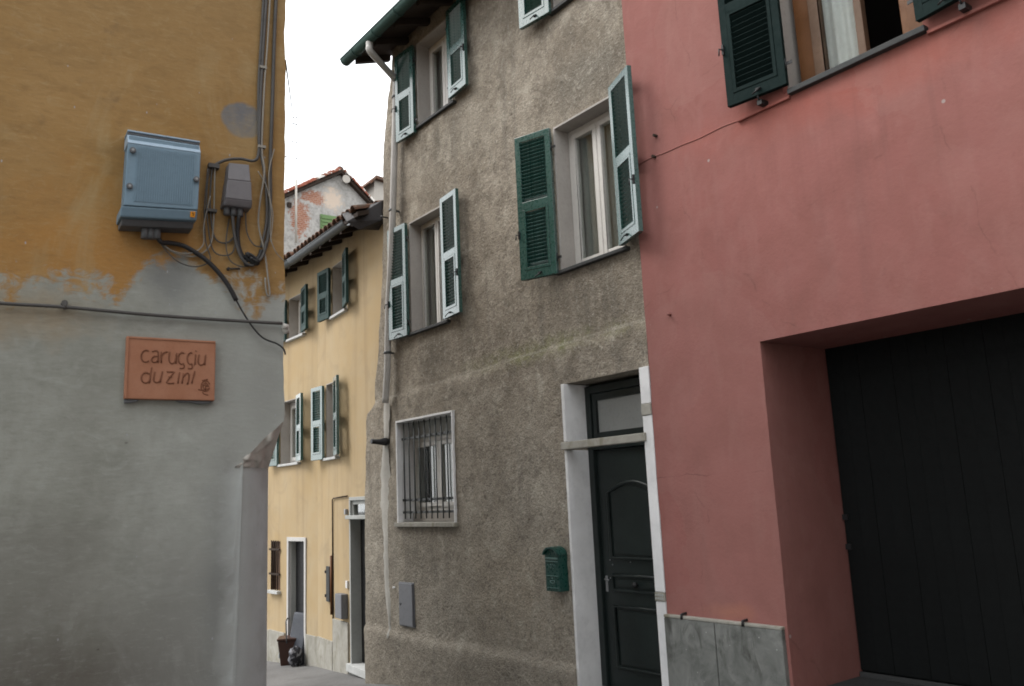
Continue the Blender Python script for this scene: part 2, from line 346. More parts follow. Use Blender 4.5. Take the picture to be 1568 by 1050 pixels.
def mk_verge():
    b = NB('verge_tile'); a = b.noise(7, 4, .6); oi = b.n('ShaderNodeObjectInfo').outputs['Random']
    c = b.mix(oi, (.22, .07, .045), (.15, .075, .05)); c = b.mix(b.rng(b.math('ADD', a, b.math('MULTIPLY', oi, .25)), .66, .72), c, (.50, .47, .43))
    MATS['verge_tile'] = b.end(c, .95, .1)
mk_verge()
simple('white_plastic', (.75, .75, .74), .45, .35, var=.05, bump=.03)

# ------------------------------------------------------------------ mesh builder
class MB:
    def __init__(s): s.v = []; s.f = []; s.sm = []
    def add(s, vs, fs, smooth=False):
        k = len(s.v); s.v += [tuple(q) for q in vs]
        for f in fs: s.f.append([k + i for i in f]); s.sm.append(smooth)
        return s
    def box(s, x0, x1, y0, y1, z0, z1, mat=None):
        vs = [Vector((x, y, z)) for z in (z0, z1) for y in (y0, y1) for x in (x0, x1)]
        if mat is not None: vs = [mat @ q for q in vs]
        return s.add(vs, [(0, 2, 3, 1), (4, 5, 7, 6), (0, 1, 5, 4), (2, 6, 7, 3), (0, 4, 6, 2), (1, 3, 7, 5)])
    def prism(s, poly, y0, y1):                  # poly of (x, z), extruded in y
        n = len(poly)
        return s.add([(x, y0, z) for x, z in poly] + [(x, y1, z) for x, z in poly],
                     [list(range(n)), list(range(2 * n - 1, n - 1, -1))] + [(i, i + n, (i + 1) % n + n, (i + 1) % n) for i in range(n)])
    def prism_x(s, poly, x0, x1):                # poly of (y, z), extruded in x
        n = len(poly)
        return s.add([(x0, y, z) for y, z in poly] + [(x1, y, z) for y, z in poly],
                     [list(range(n)), list(range(2 * n - 1, n - 1, -1))] + [(i, i + n, (i + 1) % n + n, (i + 1) % n) for i in range(n)])
    def tube(s, pts, r, n=8, cap=True, smooth_path=0):
        pts = [Vector(p) for p in pts]
        if smooth_path: pts = catmull(pts, smooth_path)
        rs = r if isinstance(r, (list, tuple)) else [r] * len(pts)
        if len(rs) != len(pts): rs = [rs[0] + (rs[-1] - rs[0]) * i / (len(pts) - 1) for i in range(len(pts))]
        vs = []; t0 = None; nrm = None
        for i, p in enumerate(pts):
            t = (pts[min(i + 1, len(pts) - 1)] - pts[max(i - 1, 0)]).normalized()
            if nrm is None: nrm = t.orthogonal().normalized()
            else: nrm = (nrm - t * nrm.dot(t)); nrm = nrm.normalized() if nrm.length > 1e-6 else t.orthogonal().normalized()
            bn = t.cross(nrm)
            for k in range(n):
                a = 2 * math.pi * k / n; vs.append(p + (nrm * math.cos(a) + bn * math.sin(a)) * rs[i])
        m = len(pts)
        fs = [(i * n + k, i * n + (k + 1) % n, (i + 1) * n + (k + 1) % n, (i + 1) * n + k) for i in range(m - 1) for k in range(n)]
        s.add(vs, fs, True)
        if cap:
            k = len(s.v) - len(vs)
            s.f.append([k + q for q in range(n - 1, -1, -1)]); s.sm.append(False)
            s.f.append([k + (m - 1) * n + q for q in range(n)]); s.sm.append(False)
        return s
    def sphere(s, c, r, n=10):
        vs = []; fs = []; m = n // 2
        for i in range(m + 1):
            th = math.pi * i / m
            for k in range(n): vs.append((c[0] + r * math.sin(th) * math.cos(2 * math.pi * k / n), c[1] + r * math.sin(th) * math.sin(2 * math.pi * k / n), c[2] + r * math.cos(th)))
        for i in range(m):
            for k in range(n): fs.append((i * n + k, (i + 1) * n + k, (i + 1) * n + (k + 1) % n, i * n + (k + 1) % n))
        return s.add(vs, fs, True)
    def mesh(s, name, mat, bevel=0, anchor=(0, 0, 0)):
        me = bpy.data.meshes.new(name)
        a = Vector(anchor)
        me.from_pydata([tuple(Vector(q) - a) for q in s.v], [], s.f); me.polygons.foreach_set('use_smooth', s.sm); me.update()
        if bevel:
            bm = bmesh.new(); bm.from_mesh(me)
            bmesh.ops.remove_doubles(bm, verts=bm.verts, dist=1e-6)
            es = [e for e in bm.edges if len(e.link_faces) == 2 and e.calc_face_angle(0) > .6]
            bmesh.ops.bevel(bm, geom=es, offset=bevel, segments=2, profile=.6, affect='EDGES', clamp_overlap=True)
            bm.to_mesh(me); bm.free()
        me.materials.append(M(mat)); return me
    def build(s, name, mat, parent=None, bevel=0, loc=(0, 0, 0), rz=0, anchor=None):
        if anchor is not None: loc = Vector(loc) + Vector(anchor)
        return link(name, s.mesh(name, mat, bevel, anchor or (0, 0, 0)), parent, loc, rz)
def link(name, me, parent=None, loc=(0, 0, 0), rz=0):
    o = bpy.data.objects.new(name, me); col.objects.link(o); o.parent = parent; o.location = loc; o.rotation_euler = (0, 0, rz); return o
def catmull(p, k):
    out = []
    for i in range(len(p) - 1):
        a, b, c, d = p[max(i - 1, 0)], p[i], p[i + 1], p[min(i + 2, len(p) - 1)]
        for j in range(k):
            t = j / k
            out.append(.5 * (2 * b + (c - a) * t + (2 * a - 5 * b + 4 * c - d) * t * t + (3 * b - a - 3 * c + d) * t ** 3))
    return out + [p[-1]]
def tag(o, label=None, cat=None, group=None, kind=None):
    if label: o['label'] = label
    if cat: o['category'] = cat
    if group: o['group'] = group
    if kind: o['kind'] = kind
    return o
def thing(name, label, cat, frame=None, at=(0, 0, 0), group=None):
    o = bpy.data.objects.new(name, None); col.objects.link(o); o.empty_display_size = .2
    if frame: o.location = frame.world(at); o.rotation_euler = (0, 0, frame.a)
    else: o.location = at
    return tag(o, label, cat, group)
def on_frame(mb, name, mat, frame, anchor, label, cat, group=None, bevel=0):
    """a one-mesh thing whose vertices are given in the frame's coordinates"""
    me = mb.mesh(name, mat, bevel, anchor)
    return tag(link(name, me, None, frame.world(anchor), frame.a), label, cat, group)

def cuts(a, b, extra, step):
    xs = sorted(set([a, b] + [e for e in extra if a < e < b])); out = []
    for p, q in zip(xs, xs[1:]):
        n = max(1, math.ceil((q - p) / step - 1e-6)); out += [p + (q - p) * i / n for i in range(n)]
    return out + [xs[-1]]
def wall(name, mat, parent, x0, x1, z0, z1, holes=(), thick=.4, step=.08, xmap=None, yoff=None, ez=(), ex=(), loc=(0, 0, 0), rz=0, outer=True):
    """a wall sheet with real openings and reveals; holes = (x0, x1, z0, z1, depth)"""
    xs = cuts(x0, x1, [h[i] for h in holes for i in (0, 1)] + list(ex), step)
    zs = cuts(z0, z1, [h[i] for h in holes for i in (2, 3)] + list(ez), step)
    P = lambda i, j: (xmap(xs[i], zs[j]) if xmap else xs[i], yoff(xs[i], zs[j]) if yoff else 0., zs[j])
    nx, nz = len(xs), len(zs)
    hole = [[0] * (nz - 1) for _ in range(nx - 1)]
    for h in holes:
        for i in range(nx - 1):
            if h[0] - 1e-6 <= xs[i] and xs[i + 1] <= h[1] + 1e-6:
                for j in range(nz - 1):
                    if h[2] - 1e-6 <= zs[j] and zs[j + 1] <= h[3] + 1e-6: hole[i][j] = h[4]
    mb = MB(); idx = {}; fs = []; vs = []
    def vid(i, j):
        if (i, j) not in idx: idx[(i, j)] = len(vs); vs.append(P(i, j))
        return idx[(i, j)]
    for i in range(nx - 1):
        for j in range(nz - 1):
            if not hole[i][j]: fs.append((vid(i, j), vid(i + 1, j), vid(i + 1, j + 1), vid(i, j + 1)))
    mb.add(vs, fs, True)
    def strip(a, b, d):
        (ax, ay, az), (bx, by, bz) = a, b
        mb.add([a, b, (bx, d, bz), (ax, d, az)], [(0, 1, 2, 3)])
    for i in range(nx - 1):
        for j in range(nz - 1):
            d = hole[i][j]
            if d:
                if i == 0 or not hole[i - 1][j]: strip(P(i, j), P(i, j + 1), d)
                if i == nx - 2 or not hole[i + 1][j]: strip(P(i + 1, j + 1), P(i + 1, j), d)
                if j == 0 or not hole[i][j - 1]: strip(P(i + 1, j), P(i, j), d)
                if j == nz - 2 or not hole[i][j + 1]: strip(P(i, j + 1), P(i + 1, j + 1), d)
            elif outer:
                if i == 0: strip(P(0, j + 1), P(0, j), thick)
                if i == nx - 2: strip(P(nx - 1, j), P(nx - 1, j + 1), thick)
    return mb.build(name, mat, parent, loc=loc, rz=rz)
def shell(parent, mat, x0, x1, y0, y1, z0, z1, loc=(0, 0, 0), rz=0):
    """the unseen side and back walls and a ceiling that keep the inside dark"""
    MB().box(x0, x0 + .15, y0, y1, z0, z1).build('side_wall', mat, parent, loc=loc, rz=rz)
    MB().box(x1 - .15, x1, y0, y1, z0, z1).build('side_wall', mat, parent, loc=loc, rz=rz)
    MB().box(x0 + .15, x1 - .15, y1 - .15, y1, z0, z1).build('back_wall', mat, parent, loc=loc, rz=rz)
    MB().box(x0 + .152, x1 - .152, y0, y1 - .152, z1 - .15, z1 - .002).build('ceiling', 'interior', parent, loc=loc, rz=rz)
    MB().box(x0 + .152, x1 - .152, y0 + 1.1, y0 + 1.2, z0, z1 - .152).build('inner_wall', 'interior', parent, loc=loc, rz=rz)
def nz(x, y, z, s=1.): return noise.noise((x * s, y * s, z * s))

# ------------------------------------------------------------------ shutters and windows
SLATS = {}
def slat_mesh(wd, mat):
    k = (round(wd, 3), mat)
    if k not in SLATS:
        mb = MB(); rot = Matrix.Rotation(R(-42), 4, 'X')
        mb.box(-wd / 2, wd / 2, -.021, .021, -.0035, .0035, rot); SLATS[k] = mb.mesh('slat', mat)
    return SLATS[k]
def shutter(parent, hx, side, ang, z0, z1, wd=.4, yh=-.035, loc=None, rz0=0, mat='shutter_paint', stuff=False, flap=0., pitch=.036, label=None):
    """one leaf opened by ang degrees; side +1 hinged on the right jamb, -1 on the left"""
    h = z1 - z0; t = .042; st = .058
    s = side; mb = MB()
    def bx(a, b, y0, y1, c, d): mb.box(min(s * a, s * b), max(s * a, s * b), y0, y1, c, d)
    mid = h * .50
    bx(0, st, -t, 0, 0, h); bx(wd - st, wd, -t, 0, 0, h)
    bx(st, wd - st, -t, 0, h - .062, h); bx(st, wd - st, -t, 0, mid - .03, mid + .045)
    bx(st, wd - st, -t, 0, 0, .085)
    # inner frame of the lower flap
    bx(st + .003, st + .03, -t - .004, -.004, .088, mid - .033); bx(wd - st - .03, wd - st - .003, -t - .004, -.004, .088, mid - .033)
    bx(st + .03, wd - st - .03, -t - .004, -.004, mid - .058, mid - .033); bx(st + .03, wd - st - .03, -t - .004, -.004, .088, .118)
    rz = -s * R(180 - ang)
    base = Vector((hx, yh, z0))
    o = None
    if loc is not None: base = Vector(loc) + Matrix.Rotation(rz0, 3, 'Z') @ base
    o = mb.build('shutter', mat, parent, .003, base, rz0 + rz)
    if label: o['label'] = label
    runs = [(mid + .05, h - .066, wd - 2 * st + .004), (.122, mid - .062, wd - 2 * st - .056)]
    if stuff:
        m2 = MB(); rot0 = Matrix.Rotation(R(-42), 4, 'X')
        for a, b, ww in runs:
            n = int((b - a) / pitch)
            for i in range(n):
                m2.box(-ww / 2, ww / 2, -.021, .021, -.0035, .0035, Matrix.Translation((s * wd / 2, -t / 2, a + (i + .5) * (b - a) / n)) @ rot0)
        tag(m2.build('slats', mat, o), kind='stuff')
    else:
        for a, b, ww in runs:
            n = int((b - a) / pitch); me = slat_mesh(ww, mat)
            for i in range(n): link('slat', me, o, (s * wd / 2, -t / 2, a + (i + .5) * (b - a) / n))
    if not stuff:
        c = MB(); cx = s * wd * .45
        c.box(cx - .02, cx + .02, -t - .014, -t, .035, .05); c.tube([(cx + .012, -t - .012, .045), (cx + .02, -t - .045, .02), (cx - .03, -t - .05, -.005)], .006, 6)
        c.build('catch', 'black_iron', o)
        c = MB(); lx = s * (wd - .012)
        c.box(lx - .008, lx + .008, -t - .018, -t, .42, .50); c.tube([(lx, -t - .015, .46), (lx + s * .01, -t - .05, .455), (lx + s * .012, -t - .055, .40)], .006, 6)
        c.build('lever', 'black_iron', o)
        for zz in (.16, h - .2): MB().tube([(0, -t / 2, zz - .04), (0, -t / 2, zz + .04)], .009, 8).box(min(-s * .05, 0), max(-s * .05, 0), -t / 2 - .003, -t / 2 + .003, zz - .012, zz + .012).build('hinge', 'black_iron', o)
    return o
def window(parent, x0, x1, z0, z1, y, mat='window_white', loc=(0, 0, 0), rz=0, curtain=True, mull=True, fw=.05, cmat='curtain', cy=.12, sw=.052):
    """outer frame, two casements and panes, set back at depth y"""
    mb = MB()
    mb.box(x0, x0 + fw, y, y + .06, z0, z1).box(x1 - fw, x1, y, y + .06, z0, z1)
    mb.box(x0 + fw, x1 - fw, y, y + .06, z1 - fw, z1).box(x0 + fw, x1 - fw, y, y + .06, z0, z0 + fw)
    o = mb.build('window', mat, parent, .004, loc, rz)
    xm = (x0 + x1) / 2; g = .006
    leaves = [(x0 + fw + g, xm - .004), (xm + .004, x1 - fw - g)] if mull else [(x0 + fw + g, x1 - fw - g)]
    for a, b in leaves:
        c = MB(); c.box(a, a + sw, y - .018, y + .045, z0 + fw + g, z1 - fw - g).box(b - sw, b, y - .018, y + .045, z0 + fw + g, z1 - fw - g)
        c.box(a + sw, b - sw, y - .018, y + .045, z1 - fw - g - sw, z1 - fw - g).box(a + sw, b - sw, y - .018, y + .045, z0 + fw + g, z0 + fw + g + sw)
        c.build('casement', mat, o, .005)
        MB().box(a + sw - .004, b - sw + .004, y + .008, y + .014, z0 + fw + g + sw - .004, z1 - fw - g - sw + .004).build('pane', 'window_glass', o)
    if curtain:
        c = MB(); n = 60; vs = []; fs = []
        for i in range(n + 1):
            u = x0 + fw + (x1 - x0 - 2 * fw) * i / n
            yy = y + cy + .014 * math.sin(u * 75 + 2 * math.sin(u * 9)) + .01 * math.sin(u * 31)
            vs += [(u, yy, z0), (u, yy, z1)]
        for i in range(n): fs.append((2 * i, 2 * i + 2, 2 * i + 3, 2 * i + 1))
        c.add(vs, fs, True); c.build('curtain', cmat, o)
    return o

# ================================================================== THE SETTING
GP = [(-60, -1.9), (-22, -1.25), (-15, -.95), (-12.4, -.76), (-10, -.60), (-6, -.14), (-3.8, .14), (-2, .19), (3, .2), (60, .4)]
def gz(x, y):
    for (a, za), (b, zb) in zip(GP, GP[1:]):
        if a <= x <= b: z = za + (zb - za) * (x - a) / (b - a); break
    else: z = GP[0][1] if x < GP[0][0] else GP[-1][1]
    return z + max(-.25, min(0, y) * .04)
mb = MB()
gx = [-400, -200, -100, -60, -40, -30, -26, -22] + [-20 + .5 * i for i in range(53)] + [8, 12, 20, 40, 60, 100, 200, 400]
gy = [-400, -200, -100, -40, -20, -12, -8] + [-7 + .5 * i for i in range(18)] + [4, 10, 30, 100, 200, 400]
vs = [(x, y, gz(x, y) + (.012 * nz(x, y, 0, .9) if -20 < x < 6 and -7 < y < 2 else 0)) for y in gy for x in gx]
nx_ = len(gx)
mb.add(vs, [(j * nx_ + i, j * nx_ + i + 1, (j + 1) * nx_ + i + 1, (j + 1) * nx_ + i) for j in range(len(gy) - 1) for i in range(nx_ - 1)], True)
tag(mb.build('street', 'street_paving'), 'grey paved street sloping down the alley', kind='structure')

# ------------------------------------------------------------------ GREY HOUSE
gh = thing('grey_house', 'tall grey roughcast house with green shutters between the yellow and pink houses', 'house', FG, (-7.4, 0, -.3))
def GP_(o): return o
GO = Vector((7.4, 0, .3))                         # parts are given in street coordinates; the house's empty sits at its base
LEFT = [(-1.2, -10.04), (.08, -10.02), (1.7, -10.03), (2.70, -10.0), (2.78, -9.95), (2.82, -9.80), (2.88, -9.77), (3.3, -9.715), (4.14, -9.59), (5.2, -9.48), (6.0, -9.47), (6.5, -9.38), (6.86, -9.29), (7.28, -9.17), (8.2, -9.1)]
def leftx(z):
    for (a, xa), (b, xb) in zip(LEFT, LEFT[1:]):
        if a <= z <= b: return xa + (xb - xa) * (z - a) / (b - a) + .022 * nz(0, 3, z, 3.1)
    return LEFT[0][1] if z < LEFT[0][0] else LEFT[-1][1]
GX0, GX1 = -10.0, -4.885
def g_xmap(x, z):
    k = max(0, min(1, (-8.9 - x) / (-8.9 - GX0)))
    return x + (leftx(z) - GX0) * k * k * (3 - 2 * k) if k < 1 else leftx(z)
def string_z(x): return 2.90 + (x + 9.34) * .030 + .02 * nz(x, 0, 5, 1.7)
def step01(a, b, v): t = max(0, min(1, (v - a) / (b - a))); return t * t * (3 - 2 * t)
def g_yoff(x, z):
    sz = string_z(x); y = 0
    y -= .022 * (1 - step01(sz - .03, sz + .015, z))
    y -= .023 * (1 - step01(1.2, 2.8, z))
    lz = .08 + .025 * nz(x, 2, 0, 1.4); y -= .035 * (1 - step01(lz - .03, lz + .02, z))
    y += .018 * nz(x, 0, z, .8) + .008 * nz(x, 4, z, 3) + .0055 * nz(x, 8, z, 13) + .003 * nz(x, 1, z, 27)
    # flat round the openings so that frames and sills sit true
    return y
H_W2 = (-5.95, -5.07, 3.72, 5.20, .34); H_MID = (-8.80, -7.97, 3.63, 5.05, .34); H_W1 = (-8.52, -7.71, 6.22, 7.36, .34)
H_W4 = (-5.84, -5.02, 6.42, 7.46, .34); H_GR = (-9.155, -7.875, 1.355, 2.585, .34); H_DR = (-5.985, -4.93, -.6, 2.63, .40)
gw = wall('wall', 'grey_roughcast', gh, GX0, GX1, -1.2, 8.2, [H_W2, H_MID, H_W1, H_W4, H_GR, H_DR], step=.045, xmap=g_xmap, yoff=g_yoff, ex=(-8.9,))
gw.location = GO
shell(gh, 'grey_roughcast', -9.0, GX1 - .01, .36, 6.0, -1.2, 8.15, loc=GO)
def lining(parent, h, mat, name='window_reveal', off=GO, front=-.004, t=.012, rz=0, bottom=False):
    """painted render lining the jambs and head of an opening"""
    mb = MB(); a, b, c, d, dp = h
    mb.box(a, a + t, front, dp - .01, c, d - t).box(b - t, b, front, dp - .01, c, d - t).box(a, b, front, dp - .01, d - t, d)
    return mb.build(name, mat, parent, .003, off, rz)
for h in (H_W2, H_MID, H_W1, H_W4): lining(gh, h, 'reveal_render', front=-.012, t=.02)
lining(gh, H_GR, 'white_paint', front=-.058, t=.022)
for (h, sl) in ((H_W2, 'slate'), (H_MID, 'slate'), (H_W1, 'slate'), (H_W4, 'slate')):
    MB().box(h[0] - .05, h[1] + .05, -.05, .2, h[2] - .028, h[2] + .004).build('window_sill', sl, gh, .004, GO)
MB().box(H_GR[0] - .03, H_GR[1] + .03, -.085, .2, H_GR[2] - .045, H_GR[2] + .004).build('window_sill', 'pale_stone', gh, .006, GO)
window(gh, H_W2[0] + .02, H_W2[1] - .02, H_W2[2] + .005, H_W2[3] - .02, .17, loc=GO)
window(gh, H_MID[0] + .02, H_MID[1] - .02, H_MID[2] + .005, H_MID[3] - .02, .15, loc=GO, fw=.03, sw=.036)
window(gh, H_W1[0] + .02, H_W1[1] - .02, H_W1[2] + .005, H_W1[3] - .02, .17, loc=GO)
window(gh, H_W4[0] + .02, H_W4[1] - .02, H_W4[2] + .005, H_W4[3] - .02, .17, loc=GO)
window(gh, H_GR[0] + .03, H_GR[1] - .03, H_GR[2] + .12, H_GR[3] - .23, .17, loc=GO, cy=.2)
mb = MB(); mb.box(H_GR[0] + .03, H_GR[1] - .03, .16, .3, H_GR[3] - .23, H_GR[3] - .03); mb.build('shutter_box', 'reveal_grey', gh, .004, GO)
mb = MB(); mb.box(H_GR[0] + .03, H_GR[1] - .03, .15, .3, H_GR[2] + .005, H_GR[2] + .12); mb.build('inner_sill', 'reveal_render', gh, .004, GO)
# window grille: three flat rails and ten upright bars
rail = lambda zz: MB().box(H_GR[0] + .015, H_GR[1] - .015, .010, .022, zz - .014, zz + .014)
gro = rail(1.475).build('window_grille', 'iron_paint', gh, .003, GO)
for zz in (1.62, 2.36): rail(zz).build('rail', 'iron_paint', gro, .003)
bar = MB().tube([(0, .016, 1.40), (0, .016, 2.55)], .0085, 8).mesh('bar', 'iron_paint')
for i in range(10): link('bar', bar, gro, (H_GR[0] + .09 + i * (H_GR[1] - H_GR[0] - .18) / 9, -.012, 0))
# shutters
shutter(gh, -5.07, 1, 159, 3.735, 5.235, .425, loc=GO)
shutter(gh, -5.95, -1, 161, 3.695, 5.185, .415, loc=GO)
shutter(gh, -7.967, 1, 174, 3.64, 5.085, .405, loc=GO)
shutter(gh, -8.797, -1, 176, 3.605, 5.04, .40, loc=GO)
shutter(gh, -7.712, 1, 176, 6.25, 7.375, .41, loc=GO)
shutter(gh, -8.521, -1, 176, 6.145, 7.335, .40, loc=GO)
shutter(gh, -5.84, -1, 172, 6.39, 7.46, .42, loc=GO)
shutter(gh, -5.02, 1, 172, 6.40, 7.46, .40, loc=GO)
# front door: white jambs, stone bar, panelled leaf, transom light
jb = MB(); jb.box(-5.985, -5.955, -.062, .27, -.14, 2.005); jb.build('door_jamb', 'white_paint', gh, .005, GO)
MB().box(-5.99, -5.952, -.060, .27, 2.085, 2.625).build('door_jamb', 'white_paint', gh, .005, GO)
MB().box(-4.955, -4.850, -.066, .27, .80, 2.22).build('door_jamb', 'white_paint', gh, .005, GO)
MB().box(-4.955, -4.850, -.066, .27, -.14, .725).build('door_jamb', 'white_paint', gh, .005, GO)
MB().box(-4.957, -4.850, -.068, .27, 2.32, 2.63).build('door_jamb', 'white_paint', gh, .005, GO)
MB().box(-4.958, -4.850, -.074, .26, 2.223, 2.317).build('stone_block', 'pale_stone', gh, .006, GO)
nb = MB().box(-4.958, -4.850, -.072, .26, .728, .797).build('stone_block', 'pale_stone', gh, .006, GO)
m2 = MB()
for i in range(4):
    for j in range(2): m2.box(-4.95 + i * .024, -4.934 + i * .024, -.075, -.071, .742 + j * .026, .758 + j * .026)
m2.build('stud', 'reveal_grey', nb)
MB().box(-6.01, -4.925, -.085, -.005, 2.01, 2.08).build('transom_bar', 'pale_stone', gh, .008, GO)
MB().box(-5.985, -4.945, -.06, .45, -.19, -.105).build('threshold', 'grey_stone', gh, .006, GO)
fr = MB(); a, b = -5.95, -4.958
fr.box(a, a + .07, .2, .29, -.1, 2.60).box(b - .05, b, .2, .29, -.1, 2.60).box(a + .07, b - .05, .2, .29, 2.53, 2.60).box(a + .07, b - .05, .2, .29, 2.0, 2.09)
dfr = fr.build('door_frame', 'black_green', gh, .006, GO)
t = MB(); a2, b2 = a + .075, b - .055
t.box(a2, a2 + .06, .215, .27, 2.095, 2.525).box(b2 - .06, b2, .215, .27, 2.095, 2.525).box(a2 + .06, b2 - .06, .215, .27, 2.46, 2.525).box(a2 + .06, b2 - .06, .215, .27, 2.095, 2.16)
tr = t.build('transom_window', 'black_green', gh, .006, GO)
MB().box(a2 + .055, b2 - .055, .238, .246, 2.155, 2.465).build('pane', 'frosted', tr)
lf = MB().box(a2, b2, .235, .28, -.095, 1.995)
dl = lf.build('door', 'black_green', gh, .004, GO)
def panel(x0, x1, z0, z1, arch=0):
    pts = [(x0, z0), (x1, z0), (x1, z1)]
    if arch:
        for i in range(1, 12):
            u = i / 12; pts.append((x1 + (x0 - x1) * u, z1 + arch * math.sin(math.pi * u)))
    pts.append((x0, z1)); n = len(pts)
    m = MB(); P = [Vector((x, .226, z)) for x, z in pts]
    m.tube(P + [P[0]], .016, 6, False)
    cx, cz = (x0 + x1) / 2, (z0 + z1) / 2
    q = [(cx + (x - cx) * .84, cz + (z - cz) * (1 - .06 / max(.06, (z1 - z0)) * 1.2)) for x, z in pts]
    m.prism(q, .222, .236)
    m.build('door_panel', 'black_green', dl, 0)
xa, xb = a2 + .13, b2 - .12
panel(xa, xb, 1.02, 1.60, .09); panel(xa, xb, .74, .87); panel(xa, xb, .08, .60)
m = MB()
for (qx, qz) in ((.1, 1.0), (.13, .96), (.36, .99), (.09, .84), (.14, .74)): m.sphere((a2 + qx, .232, qz), .007, 8)
m.build('door_stud', 'grey_metal', dl)
m = MB(); m.tube([((xa + xb) / 2, .232, .80), ((xa + xb) / 2, .20, .80)], .012, 10); m.sphere(((xa + xb) / 2, .19, .80), .026, 12); m.build('door_knob', 'black_iron', dl)
m = MB(); m.box(a2 + .03, a2 + .055, .226, .236, .72, .86); m.tube([(a2 + .042, .23, .83), (a2 + .042, .205, .83), (a2 + .10, .20, .828)], .007, 8); m.build('lock_plate', 'grey_metal', dl)
# long cement smear down the corner, hung on the wall as it was trowelled
m = MB(); n = 70; vs = []; fs = []
for i in range(n + 1):
    z = .0 + i * (2.84 / n); cx = -9.43 - .05 * math.sin((z - .5) * 1.6) + .03 * nz(1, z, 0, 2.2)
    hw = (.065 + .06 * step01(.5, 1.7, z) + .03 * nz(5, z, 0, 3.5) + .02 * nz(5, z, 3, 11)) * (1 - .45 * step01(1.85, 2.3, z)) * (1 if z > .3 else .3 + z * 2.3)
    for q in (-1, -.35, .35, 1):
        e = .03 * nz(q * 3, z, 7, 8) if abs(q) == 1 else 0
        vs.append((cx + q * hw + e, min(g_yoff(cx + q * hw, z), -.045) - (.010 if abs(q) < 1 else -.006), z))
for i in range(n):
    for k in range(3): fs.append((i * 4 + k, i * 4 + k + 1, i * 4 + k + 5, i * 4 + k + 4))
m.add(vs, fs, True); m.build('cement_smear', 'cement_patch', gh, 0, GO)
# eave: soffit boards on rafters, roof slab, copper gutter and downpipe
def eave_z(y): return 7.54 + y * .36
m = MB()
n_b = 4
roof = MB().prism_x([(-.52, eave_z(-.52) + .06), (6.2, eave_z(6.2) + .06), (6.2, eave_z(6.2) + .16), (-.54, eave_z(-.54) + .16)], -9.37, -4.9).build('roof', 'dark_wood', gh, 0, GO)
bd = MB().prism_x([(-.50, eave_z(-.50) + .03), (-.02, eave_z(-.02) + .03), (-.02, eave_z(-.02) + .056), (-.50, eave_z(-.50) + .056)], -9.34, -4.92).build('soffit_board', 'dark_wood', roof)
raf = MB().prism_x([(-.47, eave_z(-.47) - .06), (.03, eave_z(.03) - .06), (.03, eave_z(.03) + .028), (-.47, eave_z(-.47) + .028)], -.035, .035).mesh('rafter', 'dark_wood', .004)
for i in range(9): link('rafter', raf, roof, (-9.28 + i * .53, 0, 0))
m = MB(); nseg = 8; gyc, gzc, grr = -.56, eave_z(-.56) + .05, .075
vs = []; fs = []
for X in (-9.42, -4.9):
    for k in range(nseg + 1):
        a = math.pi + math.pi * k / nseg; vs.append((X, gyc + grr * math.cos(a), gzc + grr * math.sin(a)))
    for k in range(nseg + 1):
        a = math.pi + math.pi * k / nseg; vs.append((X, gyc + (grr - .008) * math.cos(a), gzc + (grr - .008) * math.sin(a)))
N = 2 * (nseg + 1)
for k in range(nseg): fs += [(k, k + 1, N + k + 1, N + k), (nseg + 1 + k, N + nseg + 1 + k, N + nseg + 2 + k, nseg + 2 + k)]
m.add(vs, fs, True); m.add([vs[k] for k in range(nseg + 1)], [list(range(nseg + 1))])
m.tube([(-9.42, gyc - grr, gzc), (-4.9, gyc - grr, gzc)], .009, 6)
for X in (-9.1, -8.55, -8.0): m.tube([(X, gyc + (grr + .004) * math.cos(math.pi + math.pi * k / 8), gzc + (grr + .004) * math.sin(math.pi + math.pi * k / 8)) for k in range(9)], .008, 6)
m.build('gutter', 'copper_patina', gh, 0, GO)
m = MB(); pt_ = [Vector((-8.74, -.56, gzc - .06)), Vector((-8.74, -.56, gzc - .13)), Vector((-8.75, -.53, gzc - .19)), Vector((-8.92, -.13, 7.06)), Vector((-8.94, -.085, 7.01)), Vector((-8.95, -.07, 6.93))]
lowp = [FG.loc(602, 306, -.085), FG.loc(598, 410, -.085), FG.loc(595, 469, -.085), FG.loc(593, 567, -.09), FG.loc(590, 617, -.10)]
m.tube(pt_ + lowp, .043, 12, True, 4)
dp = m.build('downpipe', 'pipe_paint', gh, 0, GO)
for (X, Y, Z) in ((-8.965, -.072, 6.8), tuple(FG.loc(601, 322, -.085)), tuple(FG.loc(593.5, 540, -.088))):
    MB().tube([(X, Y, Z - .015), (X, Y, Z + .015)], .050, 12).box(X - .012, X + .012, Y, .05, Z - .01, Z + .01).build('bracket', 'iron_paint', dp)

# ------------------------------------------------------------------ PINK HOUSE
ph = thing('pink_house', 'pink plastered house with a wide dark garage opening and stone plinth', 'house', FG, (-2, 0, .1))
PO = Vector((2, 0, -.1))
PX0, PX1 = -4.845, 2.5
H_GA = (-3.725, -.75, -.4, 2.64, .80); H_PW = (-3.31, -2.27, 4.41, 6.0, .32)
def p_yoff(x, z): return -.062 + .012 * nz(x, 9, z, .7) + .005 * nz(x, 5, z, 3)
pw = wall('wall', 'pink_plaster', ph, PX0, PX1, -.6, 8.6, [H_GA, H_PW], step=.09, yoff=p_yoff, xmap=lambda x, z: x + .006 * nz(0, x * .4, z, 2.6) + .003 * nz(7, x * .4, z, 8))
pw.location = PO
shell(ph, 'pink_plaster', PX0 + .02, PX1, .85, 6.5, -.6, 8.5, loc=PO)
MB().box(PX0 - .1, PX1 + .4, -.55, 6.6, 8.6, 8.75).build('roof', 'dark_wood', ph, 0, PO)
